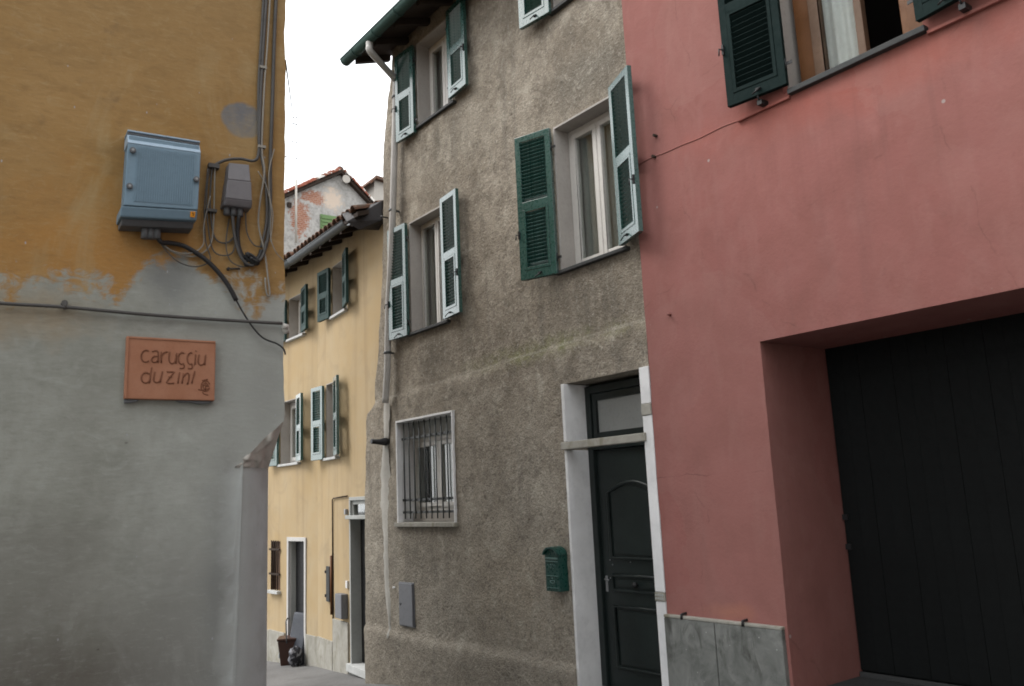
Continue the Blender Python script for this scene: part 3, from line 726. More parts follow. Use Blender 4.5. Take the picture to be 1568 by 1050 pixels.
# a built-out string line left by an old repair
m = MB()
pts = []
for i in range(40):
    X = -4.87 + i * .0295; pts.append(Vector((X, p_yoff(X, 4.4) - .001, 4.40 + .012 * nz(X, 0, 0, 4) - (X + 4.87) * .025)))
m.tube(pts, .006, 6); m.build('plaster_ridge', 'pink_plaster', ph, 0, PO)
# garage: threshold and boarded door
ga = MB().box(H_GA[0] - .02, H_GA[1] + .02, .78, .84, .19, 2.70).build('garage_door', 'door_dark', ph, 0, PO)
pk = MB().box(0, .1305, .752, .78, .235, 2.66).mesh('plank', 'door_dark', .0015)
for i in range(23): link('plank', pk, ga, (H_GA[0] + .01 + i * .132, random.uniform(-.003, .003), 0))
m = MB()
for zz in (1.12, 1.34): m.box(H_GA[0] + .005, H_GA[0] + .05, .736, .754, zz - .02, zz + .02)
m.box(H_GA[0] + 2.0, H_GA[0] + 2.06, .73, .752, 1.45, 1.62); m.tube([(H_GA[0] + 2.03, .73, 1.5), (H_GA[0] + 2.03, .69, 1.51), (H_GA[0] + 2.03, .69, 1.58), (H_GA[0] + 2.03, .73, 1.59)], .008, 6)
m.build('ironwork', 'black_iron', ga)
MB().box(H_GA[0] - .02, H_GA[1] + .02, -.01, .84, .10, .19).build('threshold', 'slate', ph, .006, PO)
MB().box(H_GA[0] + .01, H_GA[1] - .01, .725, .75, .19, .225).build('door_sill', 'slate', ph, .004, PO)
# plinth slabs held by iron clips
for a, b in ((-4.843, -4.345), (-4.337, -3.752)):
    MB().box(a, b, -.105, -.03, -.05, .615).build('plinth_slab', 'grey_stone', ph, .006, PO)
MB().box(-4.843, -3.749, -.108, -.03, .616, .638).build('plinth_cap', 'pale_stone', ph, .006, PO)
for X in (-4.65, -4.07):
    MB().tube([(X, -.06, .655), (X, -.112, .650), (X, -.115, .615)], .011, 8).build('clip', 'black_iron', ph, 0, PO)
# window
lining(ph, H_PW, 'reveal_render', off=PO, front=.0, t=.015, name='window_reveal')
for k, (sx0, sx1) in enumerate(((-3.72, -3.25), (-3.25, -2.24), (-2.24, -1.70))):
    MB().box(sx0 + .001, sx1 - .001, -.11 if k == 1 else -.09, .09 if k == 1 else -.03, 4.372 if k == 1 else 4.35, 4.412 if k == 1 else 4.372).build('window_sill', 'slate' if k == 1 else 'pink_plaster', ph, .004, PO)
m = MB()
m.box(-3.25, -3.125, .09, .19, 4.42, 5.95).box(-2.43, -2.285, .09, .19, 4.42, 5.95).box(-3.125, -2.43, .09, .19, 5.87, 5.95)
pwin = m.build('window', 'brown_wood', ph, .006, PO)
m = MB(); c0, c1 = -3.115, -2.715           # left casement, closed
m.box(c0, c0 + .085, .06, .12, 4.425, 5.86).box(c1 - .05, c1, .06, .12, 4.425, 5.86).box(c0 + .085, c1 - .05, .06, .12, 5.8, 5.86).box(c0 + .085, c1 - .05, .06, .12, 4.425, 4.45)
m.build('casement', 'tan_wood', pwin, .006)
MB().box(c0 + .08, c1 - .045, .088, .094, 4.445, 5.805).build('pane', 'window_glass', pwin)
m = MB(); n = 40; vs = []; fs = []
for i in range(n + 1):
    u = c0 + .07 + (c1 - c0 - .1) * i / n; yy = .15 + .012 * math.sin(u * 60)
    vs += [(u, yy, 4.43), (u, yy, 5.85)]
m.add(vs, [(2 * i, 2 * i + 2, 2 * i + 3, 2 * i + 1) for i in range(n)], True); m.build('curtain', 'white_plastic', pwin)
m = MB(); rot = Matrix.Translation((-2.44, .12, 0)) @ Matrix.Rotation(R(80), 4, 'Z')   # right casement, swung inwards
m.box(0, .055, 0, .05, 4.43, 5.86, rot).box(.30, .355, 0, .05, 4.43, 5.86, rot).box(.055, .30, 0, .05, 5.8, 5.86, rot).box(.055, .30, 0, .05, 4.43, 4.49, rot)
m.build('casement', 'brown_wood', pwin, .005)
shutter(ph, -3.235, -1, 172, 4.44, 6.0, .48, yh=-.095, loc=PO, pitch=.044, mat='slate_green')
shutter(ph, H_PW[1] - .0, 1, 172, 4.44, 6.0, .48, yh=-.095, loc=PO, pitch=.044, mat='slate_green')
for X in (-3.46, -1.99):
    MB().box(X - .02, X + .02, -.15, -.05, 4.372, 4.41).tube([(X, -.14, 4.40), (X, -.16, 4.42), (X, -.16, 4.47)], .007, 6).build('shutter_dog', 'black_iron', ph, 0, PO)
m = MB(); p = FG.loc(1027, 482, -.06); m.tube([(p.x, -.06, p.z), (p.x, -.11, p.z + .006)], .012, 8); m.build('wall_peg', 'pink_plaster', ph, 0, PO)

# ------------------------------------------------------------------ YELLOW HOUSE
yh = thing('yellow_house', 'pale yellow plastered house with green shutters and tiled eave down the alley', 'house', FY, (0, 0, 0))
L2 = (BEND, 0, 0); RZ2 = FY2.a - FY.a
H_YUR = (-2.44, -1.82, 4.42, 5.22, .3); H_YLR = (-2.76, -2.25, 2.30, 3.43, .3); H_YDR = (-1.80, -1.02, -.9, 1.70, .35)
def y_yoff(x, z): return .012 * nz(x, 3, z, .7) + .004 * nz(x, 0, z, 4)
wall('wall', 'yellow_plaster', yh, BEND, -.03, -1.4, 5.60, [H_YUR, H_YLR, H_YDR], step=.1, yoff=lambda x, z: y_yoff(x, z) * step01(BEND, BEND + .3, x), outer=False)
H_YUL = (-1.12, -.464, 4.40, 5.12, .3); H_YLL = (-1.45, -.656, 2.31, 3.37, .3); H_YDL = (-1.14, -.41, -1.0, 1.12, .35); H_YSW = (-1.83, -1.455, .25, 1.05, .2)
wall('wall', 'yellow_plaster', yh, -6.5, 0, -1.6, 5.61, [H_YUL, H_YLL, H_YDL, H_YSW], step=.1, yoff=lambda x, z: y_yoff(x + BEND, z) * step01(0, -.3, x), loc=L2, rz=RZ2, outer=False)
shell(yh, 'yellow_plaster', -9.4, -.55, .75, 6.0, -1.4, 5.57)
for h, l_, r_ in ((H_YUR, (0, 0, 0), 0), (H_YLR, (0, 0, 0), 0), (H_YUL, L2, RZ2), (H_YLL, L2, RZ2)):
    lining(yh, h, 'reveal_render', off=l_, rz=r_, front=-.006)
    window(yh, h[0] + .014, h[1] - .014, h[2] + .004, h[3] - .014, .16, loc=l_, rz=r_, curtain=True, cmat='curtain', cy=.09)
    MB().box(h[0] - .03, h[1] + .03, -.06, .16, h[2] - .035, h[2] + .003).build('window_sill', 'marble', yh, .004, l_, r_)
for h, l_, r_, zs_ in ((H_YUR, (0, 0, 0), 0, 0), (H_YLR, (0, 0, 0), 0, 0), (H_YUL, L2, RZ2, 0), (H_YLL, L2, RZ2, 0)):
    sm_ = 'shutter_dull' if h[2] > 4 else 'shutter_paint'
    shutter(yh, h[1], 1, 168, h[2] + .01, h[3] + .02, .38, loc=l_, rz0=r_, stuff=True, mat=sm_)
    shutter(yh, h[0], -1, 172, h[2] - .01, h[3] - .02, .38, loc=l_, rz0=r_, stuff=True, mat=sm_)
# near door: grey lined opening, transom light, marble step
lining(yh, H_YDR, 'reveal_grey', off=(0, 0, 0), front=-.012, t=.045, name='door_surround')
m = MB(); m.box(-1.755, -1.065, .02, .08, 1.60, 1.655).box(-1.86, -1.0, -.05, .07, 1.40, 1.45).box(-1.755, -1.715, .02, .08, 1.45, 1.60).box(-1.105, -1.065, .02, .08, 1.45, 1.60)
tw = m.build('transom_window', 'reveal_grey', yh, .004)
MB().box(-1.72, -1.10, .048, .054, 1.44, 1.61).build('pane', 'window_glass', tw)
dn = MB().box(-1.755, -1.065, .14, .18, -.6, 1.655).build('door', 'black_iron', yh)
MB().box(-1.84, -.98, -.06, .33, -.62, -.52).build('door_step', 'marble', yh, .006)
MB().box(-1.84, -.98, -.02, .30, -1.3, -.621).build('step_riser', 'grey_stone', yh, .006)
# far door
lining(yh, H_YDL, 'trim_white', off=L2, rz=RZ2, front=-.02, t=.06, name='door_surround')
m = MB(); m.box(-1.08, -1.07, .03, .30, -.95, 1.06); m.build('door_reveal', 'reveal_grey', yh, 0, L2, RZ2)
MB().box(-1.07, -.475, .11, .16, -.95, 1.06).build('door', 'black_iron', yh, 0, L2, RZ2)
MB().box(-1.14, -.41, -.03, .3, -.98, -.86).build('door_step', 'marble', yh, .006, L2, RZ2)
# small barred window with brown shutter boards
lining(yh, H_YSW, 'tan_wood', off=L2, rz=RZ2, front=-.003)
sb = MB().box(-1.815, -1.47, .06, .09, .255, 1.035).build('shutter_board', 'tan_wood', yh, .003, L2, RZ2)
bar2 = MB().tube([(0, -.02, .26), (0, -.02, 1.06)], .011, 6).mesh('bar', 'dark_wood')
for i in range(4): link('bar', bar2, sb, (-1.78 + i * .09, 0, 0))
for zz in (.90, .50): MB().box(-1.86, -1.43, -.035, -.008, zz, zz + .03).build('rail', 'dark_wood', sb)
MB().box(-1.87, -1.42, -.07, .16, .20, .249).build('window_sill', 'marble', yh, .004, L2, RZ2)
# stone plinth
for (a, b, z1, l_, r_) in ((-6.4, -1.23, -.40, L2, RZ2), (-.405, .02, -.33, L2, RZ2), (BEND + .02, -2.50, -.32, (0, 0, 0), 0), (-2.485, -1.86, .0, (0, 0, 0), 0)):
    n = max(1, round((b - a) / .62)); w_ = (b - a) / n
    for i in range(n):
        MB().box(a + i * w_ + .002, a + (i + 1) * w_ - .002, -.025, .05, -1.4, z1 + .01 * math.sin(i * 3)).build('plinth_slab', 'pale_stone', yh, .005, l_, r_)
# gas pipe in its chase, small pipe, wall cabinet and bell by the near door
m = MB(); m.tube([(-2.49, -.012, -1.1), (-2.49, -.012, 1.68), (-2.44, -.012, 1.70), (-1.86, -.012, 1.72)], .010, 6); m.build('conduit', 'dark_wood', yh)
MB().tube([(-2.53, -.018, .05), (-2.53, -.018, .88)], .022, 8).build('pipe', 'brown_wood', yh)
m = MB(); m.box(-2.74, -2.60, -.03, .0, .22, .72); m.box(-2.76, -2.74, -.045, -.01, .62, .66).box(-2.76, -2.74, -.045, -.01, .28, .32); m.build('meter_hatch', 'slate', yh, .004)
m = MB(); m.box(-2.16, -1.90, -.10, .0, .05, .38); m.build('post_box', 'meter_grey', yh, .01)
MB().box(-1.93, -1.875, -.04, 0, 1.46, 1.54).build('bell', 'grey_metal', yh, .006)
MB().box(-1.92, -1.86, -.03, 0, .46, .56).build('bell', 'white_plastic', yh, .008)
# tiled eave
EO = .36
def roof_part(l_, r_, xa, xb, tilt=0.):
    rf = MB().prism_x([(-EO, 5.50), (5.8, 7.35), (5.8, 7.43), (-EO, 5.56)], xa, xb).build('roof', 'dark_wood', yh, 0, l_, r_)
    for i in range(int((xb - xa) / .45)): MB().prism_x([(-EO + .03, 5.435), (.02, 5.56), (.02, 5.62), (-EO + .03, 5.498)], xa + .2 + i * .45, xa + .27 + i * .45).build('rafter', 'dark_wood', rf)
    rf.rotation_euler.y = tilt; rf.location.z -= tilt * 3.2; rf.location.x -= tilt * 5.5
    n = int((xb - xa) / .185)
    for i in range(n):
        for j in range(4):
            o = link('roof_tile', TILE, rf, (xa + .09 + i * .185 + random.uniform(-.012, .012), -EO - .03 + j * .33, 5.585 + (j * .33) * .305 + random.uniform(0, .012)))
            o.rotation_euler = (R(15.5), 0, R(random.uniform(-3, 3)))
    return rf
vs = []; fs = []; ns = 7
for (yy, rr) in ((0, .098), (.40, .078)):
    for off in (0, -.016):
        for k in range(ns + 1):
            a = math.pi * k / ns; vs.append(((rr + off) * math.cos(a), yy, (rr + off) * math.sin(a) * .8))
q = ns + 1
for k in range(ns): fs += [(k, k + 1, 2 * q + k + 1, 2 * q + k), (q + k, 3 * q + k, 3 * q + k + 1, q + k + 1), (k, q + k, q + k + 1, k + 1), (2 * q + k, 2 * q + k + 1, 3 * q + k + 1, 3 * q + k)]
TILE = MB().add(vs, fs, True).mesh('roof_tile', 'roof_tile')
roof_part((0, 0, 0), 0, BEND, -.42, .05); roof_part(L2, RZ2, -4.2, .03)
m = MB()
for l_, r_, xa, xb in (((0, 0, 0), 0, BEND + .06, -.62), (L2, RZ2, -6.5, .10)):
    vs = []; fs = []
    for X in (xa, xb):
        for rr in (.07, .062):
            for k in range(9):
                a = math.pi + math.pi * k / 8; vs.append((X, -EO - .075 + rr * math.cos(a), 5.47 + rr * math.sin(a)))
    for k in range(8): fs += [(k, k + 1, 18 + k + 1, 18 + k), (9 + k, 27 + k, 28 + k, 10 + k)]
    g_ = MB().add(vs, fs, True).tube([(xa, -EO - .145, 5.47), (xb, -EO - .145, 5.47)], .009, 6).build('gutter', 'zinc', yh, 0, l_, r_)
    if not r_: g_.rotation_euler.y = .05; g_.location.z = -.16; g_.location.x = -.275
for xg in (-9.3, -.68): MB().prism_x([(.3, 5.4), (5.7, 5.4), (5.7, 7.25), (.3, 5.62)], xg, xg + .1).build('gable_wall', 'yellow_plaster', yh)
MB().box(-9.2, -.69, 5.6, 5.7, 5.4, 7.22).build('gable_wall', 'yellow_plaster', yh)
# dark sheet-metal end of the roof against the grey house
fl = [FY.loc(523, 327, -.45), FY.loc(530, 339, -.45), FY.loc(549, 352, -.30), FY.loc(584, 337, -.07), FY.loc(584, 307, -.07)]
m = MB(); n = 5
m.add(fl + [Vector((q.x - .1, .5, q.z + .12)) for q in fl], [list(range(5)), list(range(9, 4, -1))] + [(i, i + 5, (i + 1) % 5 + 5, (i + 1) % 5) for i in range(5)])
m.build('roof_flashing', 'dark_sheet', yh, .01)

# ------------------------------------------------------------------ CORNER HOUSE (ochre over cement)
lh = thing('corner_house', 'ochre limewashed corner house with bare cement render below', 'house', FL, (0, 0, 0))
CH = .27; CZ = 1.83                                  # the corner is cut off up to about cart height
def l_yoff(x, z):
    k = step01(-.005, -.12, x)
    return (.010 * nz(x, 3, z, 1.1) + .004 * nz(x, 7, z, 4) + .0016 * nz(x, 5, z, 14)) * k
def l_xmap(x, z): return x + (.010 * nz(2, 0, z, 3) + .006 * nz(4, 0, z, 9)) * step01(-.15, 0, x)
# upper wall with a ragged lower edge where the corner is cut away
m = MB(); xs = cuts(-2.6, 0, [-CH], .05); xs = [-9.5, -7, -5, -4, -3.3] + xs; zs = cuts(-.6, 7.2, [CZ], .05)
def cut_z(x): return CZ + (x + CH) / CH * .26 + .012 * nz(x, 0, 0, 15) + .010 * nz(x, 2, 0, 40) if x > -CH else -9
idx = {}; vs = []; fs = []
def P(i, j):
    if (i, j) not in idx:
        x, z = xs[i], zs[j]
        if z < cut_z(x): z = cut_z(x)
        idx[(i, j)] = len(vs); vs.append((l_xmap(x, z), l_yoff(x, z), z))
    return idx[(i, j)]
for i in range(len(xs) - 1):
    for j in range(len(zs) - 1):
        if zs[j + 1] <= min(cut_z(xs[i]), cut_z(xs[i + 1])): continue
        fs.append((P(i, j), P(i + 1, j), P(i + 1, j + 1), P(i, j + 1)))
m.add(vs, fs, True)
# side of the house along the alley
for j in range(len(zs) - 1):
    if zs[j] < cut_z(0) - .3: continue
    za, zb = max(zs[j], cut_z(0)), zs[j + 1]
    if zb <= za: continue
    m.add([(l_xmap(0, za), l_yoff(0, za), za), (0.0, 7, za), (0.0, 7, zb), (l_xmap(0, zb), l_yoff(0, zb), zb)], [(0, 1, 2, 3)])
m.add([(0, .3, -.6), (0, 7, -.6), (0, 7, cut_z(0)), (0, .3, cut_z(0))], [(0, 1, 2, 3)])
m.build('wall', 'ochre_cement', lh)
# chamfered lower corner
m = MB(); n = 12; zs2 = cuts(-.6, CZ, [], .06); vs = []; fs = []
for j, z in enumerate(zs2):
    for i in range(n + 1):
        u = i / n; bow = .022 * math.sin(math.pi * u)
        k = math.sin(math.pi * u)
        vs.append((-CH + CH * u + .006 * nz(u * 2, 0, z, 3) * k, .30 * u ** 2.0 + (l_yoff(-CH, z) + .0015) * (1 - u) + .004 * nz(u * 3, 5, z, 5) * k, z))
for j in range(len(zs2) - 1):
    for i in range(n): a = j * (n + 1) + i; fs.append((a, a + 1, a + n + 2, a + n + 1))
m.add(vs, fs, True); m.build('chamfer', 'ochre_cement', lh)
# rough sloping stop above the chamfer
m = MB(); n = 20; K = 9; vs = []; fs = []
for i in range(n + 1):
    x = -CH + CH * i / n; zc = cut_z(x) if i else CZ
    for k in range(K):
        v = k / (K - 1); yb = .30 * ((x + CH) / CH) ** 2.0
        rg = .034 * nz(x, v * .25, 3, 22) * (1 if 0 < k < K - 1 else 0)
        vs.append((x, v * yb + .0015 + rg * .6, zc + .003 + (CZ - zc - .004) * v + rg))
for i in range(n):
    for k in range(K - 1): a = i * K + k; fs.append((a, a + K, a + K + 1, a + 1))
m.add(vs, fs, True); m.build('corbel_underside', 'rough_cement', lh)
MB().box(-9.5, -9.35, .02, 7, -.6, 7.2).build('side_wall', 'ochre_cement', lh)
MB().box(-9.34, -.01, 6.85, 7, -.6, 7.2).build('back_wall', 'ochre_cement', lh)
MB().box(-9.7, .12, -.10, 7.1, 7.2, 7.35).build('roof', 'dark_wood', lh)

# ------------------------------------------------------------------ UNSEEN HOUSE ACROSS THE STREET, added to shade the crossing
FO = Frame((2.3, -1.2, 0), -90)
oh = thing('unseen_shade_house', 'unseen plain cream house across the street, added to shade the crossing', 'house', FO, (0, 0, 0))
OH = [(1.6, 2.5, .9, 2.2, .3), (4.2, 5.2, -.3, 2.3, .35), (7.0, 7.9, .9, 2.2, .3), (1.6, 2.5, 3.9, 5.3, .3), (4.25, 5.15, 3.9, 5.3, .3), (7.0, 7.9, 3.9, 5.3, .3)]
wall('wall', 'bare_wall', oh, 0, 11, -.4, 7.6, OH, step=.25, yoff=y_yoff)
shell(oh, 'bare_wall', 0, 11, .38, 6, -.4, 7.55)
MB().prism_x([(-.5, 7.45), (6.2, 9.2), (6.2, 9.35), (-.5, 7.6)], -.3, 11.3).build('roof', 'roof_tile', oh)
for h in OH:
    lining(oh, h, 'reveal_render', off=(0, 0, 0))
    if h[2] > 0:
        window(oh, h[0] + .014, h[1] - .014, h[2] + .004, h[3] - .014, .16)
        MB().box(h[0] - .05, h[1] + .05, -.06, .16, h[2] - .04, h[2] + .003).build('window_sill', 'slate', oh, .004)
        for s_ in (-1, 1): shutter(oh, h[1] if s_ > 0 else h[0], s_, 175, h[2], h[3], .44, loc=(0, 0, 0), stuff=True)
    else: MB().box(h[0] + .02, h[1] - .02, .2, .26, -.2, h[3] - .02).build('door', 'black_green', oh, .004)

# ------------------------------------------------------------------ GABLED HOUSE BEHIND
VERGE = TILE.copy(); VERGE.materials.clear(); VERGE.materials.append(M('verge_tile'))
fh = thing('gabled_house', 'old gabled house with peeling render, exposed brick and tiled verge', 'house', FH, (0, 0, 0))
PK = (5.33, 11.26)
def gsl(x): return .615 if x < PK[0] else .85
def gzf(x): return PK[1] - abs(x - PK[0]) * gsl(x)
gl, grt = 1.6, 7.3
m = MB(); m.prism([(gl, -1.5), (grt, -1.5), (grt, gzf(grt)), (PK[0], PK[1]), (gl, gzf(gl))], 0, 7); m.build('wall', 'worn_render_brick', fh)
for s in (-1, 1):
    xe = gl - .3 if s < 0 else grt + .3
    SL = gsl(xe)
    ze = gzf(xe)
    rf = MB().prism([(PK[0], PK[1] + .004), (xe, ze + .004), (xe, ze + .10), (PK[0], PK[1] + .10)] if s > 0 else [(xe, ze + .004), (PK[0], PK[1] + .004), (PK[0], PK[1] + .10), (xe, ze + .10)], -.16, 7.2).build('roof', 'dark_wood', fh)
    n = int(abs(xe - PK[0]) / .26)
    for i in range(n):
        x = PK[0] + s * (.04 + i * .26)
        for yy in (-.12, .10):
            o = link('verge_tile', TILE, rf, (x, yy, gzf(x) + .10 + random.uniform(0, .02)))
            d = Vector((s * math.cos(math.atan(SL)), 0, -math.sin(math.atan(SL))))
            zx = Vector((0, 1, 0)); up_ = d.cross(zx).normalized(); up_ = up_ if up_.z > 0 else -up_
            o.matrix_local = Matrix.Translation(o.location) @ Matrix((d.cross(up_), d, up_)).transposed().to_4x4()
            o.scale = (1.3, 1, 1.5)
            o.data = VERGE
MB().tube([(PK[0], -.06, PK[1] + .14), (PK[0], 7, PK[1] + .14)], .12, 10).build('ridge', 'roof_tile', fh)
m = MB(); m.tube([(PK[0] + .10, -.12, PK[1] - .20), (PK[0] + .10, -.26, PK[1] - .20)], [.07, .125], 14).build('dish', 'bare_wall', fh)
bl = MB().box(4.71, 5.28, -.035, -.002, 8.6, 9.93).build('blind', 'green_blind', fh)
sl_me = MB().box(4.74, 5.25, -.055, -.036, 0, .06).mesh('slat', 'green_blind')
for i in range(12): link('slat', sl_me, bl, (0, 0, 8.65 + i * .105))
m = MB(); m.box(3.72, 3.84, -.05, .0, 9.98, 10.12); m.build('beam_end', 'dark_wood', fh)
# house with a pale flank farther on
FH2 = Frame((-27, 0, 0), 88)
f2 = thing('distant_house', 'small piece of pale house with tiled roof behind the gabled house', 'house', FH2, (9.4, 0, 0))
p0 = FH2.loc(573, 275)
MB().prism([(p0.x - 9.4, -1.5), (p0.x - 5.4, -1.5), (p0.x - 5.4, p0.z - .6), (p0.x - 9.4, p0.z)], 0, 5).build('wall', 'bare_wall', f2)
MB().prism([(p0.x - 9.62, p0.z - .25), (p0.x - 9.4, p0.z), (p0.x - 5.2, p0.z - .62), (p0.x - 5.2, p0.z - .52), (p0.x - 9.4, p0.z + .12), (p0.x - 9.72, p0.z - .25)], -.2, 5.2).build('roof', 'roof_tile', f2)
# television aerial on the gabled house
ax = FH.loc(452, 295, -.15)
an = MB().tube([(ax.x, -.22, 8.9), (ax.x, -.22, 10.75)], .035, 8)
ao = on_frame(an, 'aerial', 'bare_wall', FH, (ax.x, -.22, 8.9), 'thin television aerial on a white mast by the gabled house', 'aerial')
m = MB(); m.tube([(0, 0, 1.85), (-.02, 0, 4.2)], .008, 6)
for zz, l_ in ((2.5, .22), (3.0, .2), (3.55, .24), (3.75, .2)): m.tube([(-.32 if zz < 2.6 else -.12, 0, zz), (.10, 0, zz)], .006, 5); m.sphere((-.30 if zz < 2.6 else -.10, 0, zz), .03, 6).sphere((.0, 0, zz), .03, 6)
m.build('antenna_rods', 'grey_metal', ao)

# ================================================================== THINGS ON THE WALLS AND IN THE STREET
# ------------------------------------------------------------------ street-name plaque
W_, H_ = .455, .333
c0 = FL.loc(261, 566)
pq = thing('street_plaque', 'terracotta street name plaque reading caruggiu du zini on the cement wall', 'sign', FL, (c0.x, 0, c0.z))
MB().box(-W_ / 2, W_ / 2, -.032, .012, -H_ / 2, H_ / 2).build('plate', 'terracotta', pq, .006)
m = MB(); b_ = .012
m.box(-W_ / 2 + .002, W_ / 2 - .002, -.036, -.0325, H_ / 2 - b_, H_ / 2 - .002).box(-W_ / 2 + .002, -W_ / 2 + b_, -.036, -.0325, -H_ / 2 + .002, H_ / 2 - b_)
m.build('raised_edge', 'terracotta', pq, .0015)
def arc(cx, cy, rx, ry, a0, a1, n=14): return [(cx + rx * math.cos(R(a0 + (a1 - a0) * i / n)), cy - ry * math.sin(R(a0 + (a1 - a0) * i / n))) for i in range(n + 1)]
ST = [arc(345, 378, 55, 72, 55, 310), [(415, 322), (455, 308), (488, 330), (490, 455)], [(488, 378), (435, 382), (412, 418), (430, 450), (468, 445), (488, 420)],
      [(525, 320), (527, 458)], [(527, 375), (555, 335), (600, 320)], [(625, 322), (620, 420), (648, 462), (692, 440), (708, 330)], [(708, 330), (706, 465)],
      arc(775, 396, 44, 72, 60, 300), [(790, 462), (806, 490), (792, 522), (752, 518)], arc(882, 396, 42, 72, 60, 300), [(895, 465), (908, 492), (892, 522), (852, 518)],
      [(943, 345), (936, 472)], [(947, 298), (947, 306)], [(985, 345), (978, 440), (1008, 476), (1052, 450), (1066, 348)], [(1066, 348), (1056, 476)],
      arc(352, 640, 52, 62, 40, 335), [(416, 512), (396, 705)], [(456, 568), (444, 660), (474, 698), (518, 672), (542, 562)], [(542, 562), (522, 698)],
      [(598, 566), (688, 566)], [(688, 566), (598, 698), (690, 702)], [(618, 632), (664, 628)], [(748, 572), (734, 708)], [(800, 582), (782, 712)], [(796, 632), (838, 582), (868, 604), (850, 720)], [(936, 552), (902, 706)]]
def pq_pt(x, y): return Vector(((x - 655) / 1080 * W_, -.0325, (530 - (y - (x - 655) * .028)) / 755 * H_))
m = MB()
for s in ST:
    m.tube([pq_pt(*q) for q in s], .0042, 6, True, 3)
m.build('lettering', 'engraved', pq)
m = MB()
for s in (arc(1075, 740, 55, 65, 20, 340), arc(1075, 740, 30, 38, 0, 300), [(985, 780), (1035, 790), (1120, 770)], [(1040, 810), (1060, 840), (1110, 850)], [(1075, 680), (1078, 800)], [(1030, 720), (1120, 745)], [(1030, 670), (1100, 655)]):
    m.tube([pq_pt(*q) for q in s], .003, 5, True, 2)
m.build('emblem', 'engraved', pq)
m = MB(); m.prism([(-.225, -.168), (-.15, -.168), (-.16, -.176), (-.19, -.184), (-.225, -.186)], -.02, .01); m.prism([(.03, -.168), (.215, -.168), (.21, -.178), (.15, -.184), (.10, -.176), (.05, -.178)], -.02, .01); m.build('mortar', 'cabinet_dark', pq)

# ------------------------------------------------------------------ telephone cabinet
ca = [FL.loc(*q, -.16) for q in ((197, 196), (309, 214), (302, 334), (188, 328))]
cc = sum(ca, Vector()) / 4
cb = thing('telephone_cabinet', 'blue grey ribbed cabinet with orange sticker on the ochre wall', 'cabinet', FL, (cc.x, 0, cc.z))
tl, tr_, br_, bl_ = [q - Vector((cc.x, 0, cc.z)) for q in ca]
def cabpt(u, v, y): p = (tl * (1 - u) + tr_ * u) * (1 - v) + (bl_ * (1 - u) + br_ * u) * v; return Vector((p.x, y, p.z))
def slab(mb, u0, u1, v0, v1, ya, yb, yc=None, yd=None):
    """box on the tilted cabinet: front from ya (top) to yc (bottom), back at yb"""
    yc = ya if yc is None else yc
    vs = [cabpt(u0, v0, ya), cabpt(u1, v0, ya), cabpt(u1, v1, yc), cabpt(u0, v1, yc), cabpt(u0, v0, yb), cabpt(u1, v0, yb), cabpt(u1, v1, yb), cabpt(u0, v1, yb)]
    mb.add(vs, [(0, 3, 2, 1), (4, 5, 6, 7), (0, 1, 5, 4), (3, 7, 6, 2), (0, 4, 7, 3), (1, 2, 6, 5)]); return mb
slab(MB(), .02, .98, .06, 1.0, -.14, .008, -.15).build('housing', 'cabinet_blue', cb, .006)
cv = slab(MB(), 0, 1, .17, .90, -.158, -.142, -.168).build('cover', 'cabinet_blue', cb, .006)
for i in range(26): slab(MB(), .13 + i * .031, .145 + i * .031, .20, .85, -.1625, -.157, -.1715).build('rib', 'cabinet_blue', cv)
slab(MB(), 0, 1, .03, .168, -.11, -.02, -.160).build('lid', 'cabinet_light', cb, .005)
slab(MB(), .01, 1.0, .0, .028, -.112, .005).build('lid_edge', 'cabinet_dark', cb, .003)
slab(MB(), .0, 1.0, -.022, -.002, -.118, .005).build('lid_rim', 'cabinet_light', cb, .003)
slab(MB(), -.03, 1.0, .905, 1.02, -.166, .005, -.150).build('base_tray', 'cabinet_blue', cb, .008)
slab(MB(), .0, .98, 1.021, 1.09, -.12, .005, -.10).build('gland_plate', 'cabinet_dark', cb, .008)
for (u, v) in ((.07, .26), (.06, .68), (.95, .52)):
    p = cabpt(u, v, -.163); bo = MB().tube([p, p + Vector((0, -.016, 0))], .016, 12).build('bolt', 'cabinet_dark', cb, .002)
    MB().tube([p + Vector((0, -.016, 0)), p + Vector((0, -.019, 0))], .007, 8).build('bolt_head', 'grey_metal', bo)
st_ = slab(MB(), .90, .965, .925, .99, -.170, -.160, -.160).build('sticker', 'sticker_orange', cb)
p = cabpt(.9325, .955, -.1685); MB().tube([p + Vector((0, -.004, .010)), p + Vector((-.003, -.004, .001)), p + Vector((.003, -.003, -.001)), p + Vector((0, -.002, -.010))], .0022, 5).build('mark', 'black_iron', st_)
m = MB()
for u in (.34, .42, .50): p = cabpt(u, 1.09, -.06); m.tube([p + Vector((0, 0, .01)), p + Vector((0, 0, -.055))], .021, 10)
m.build('cable_gland', 'cabinet_dark', cb)

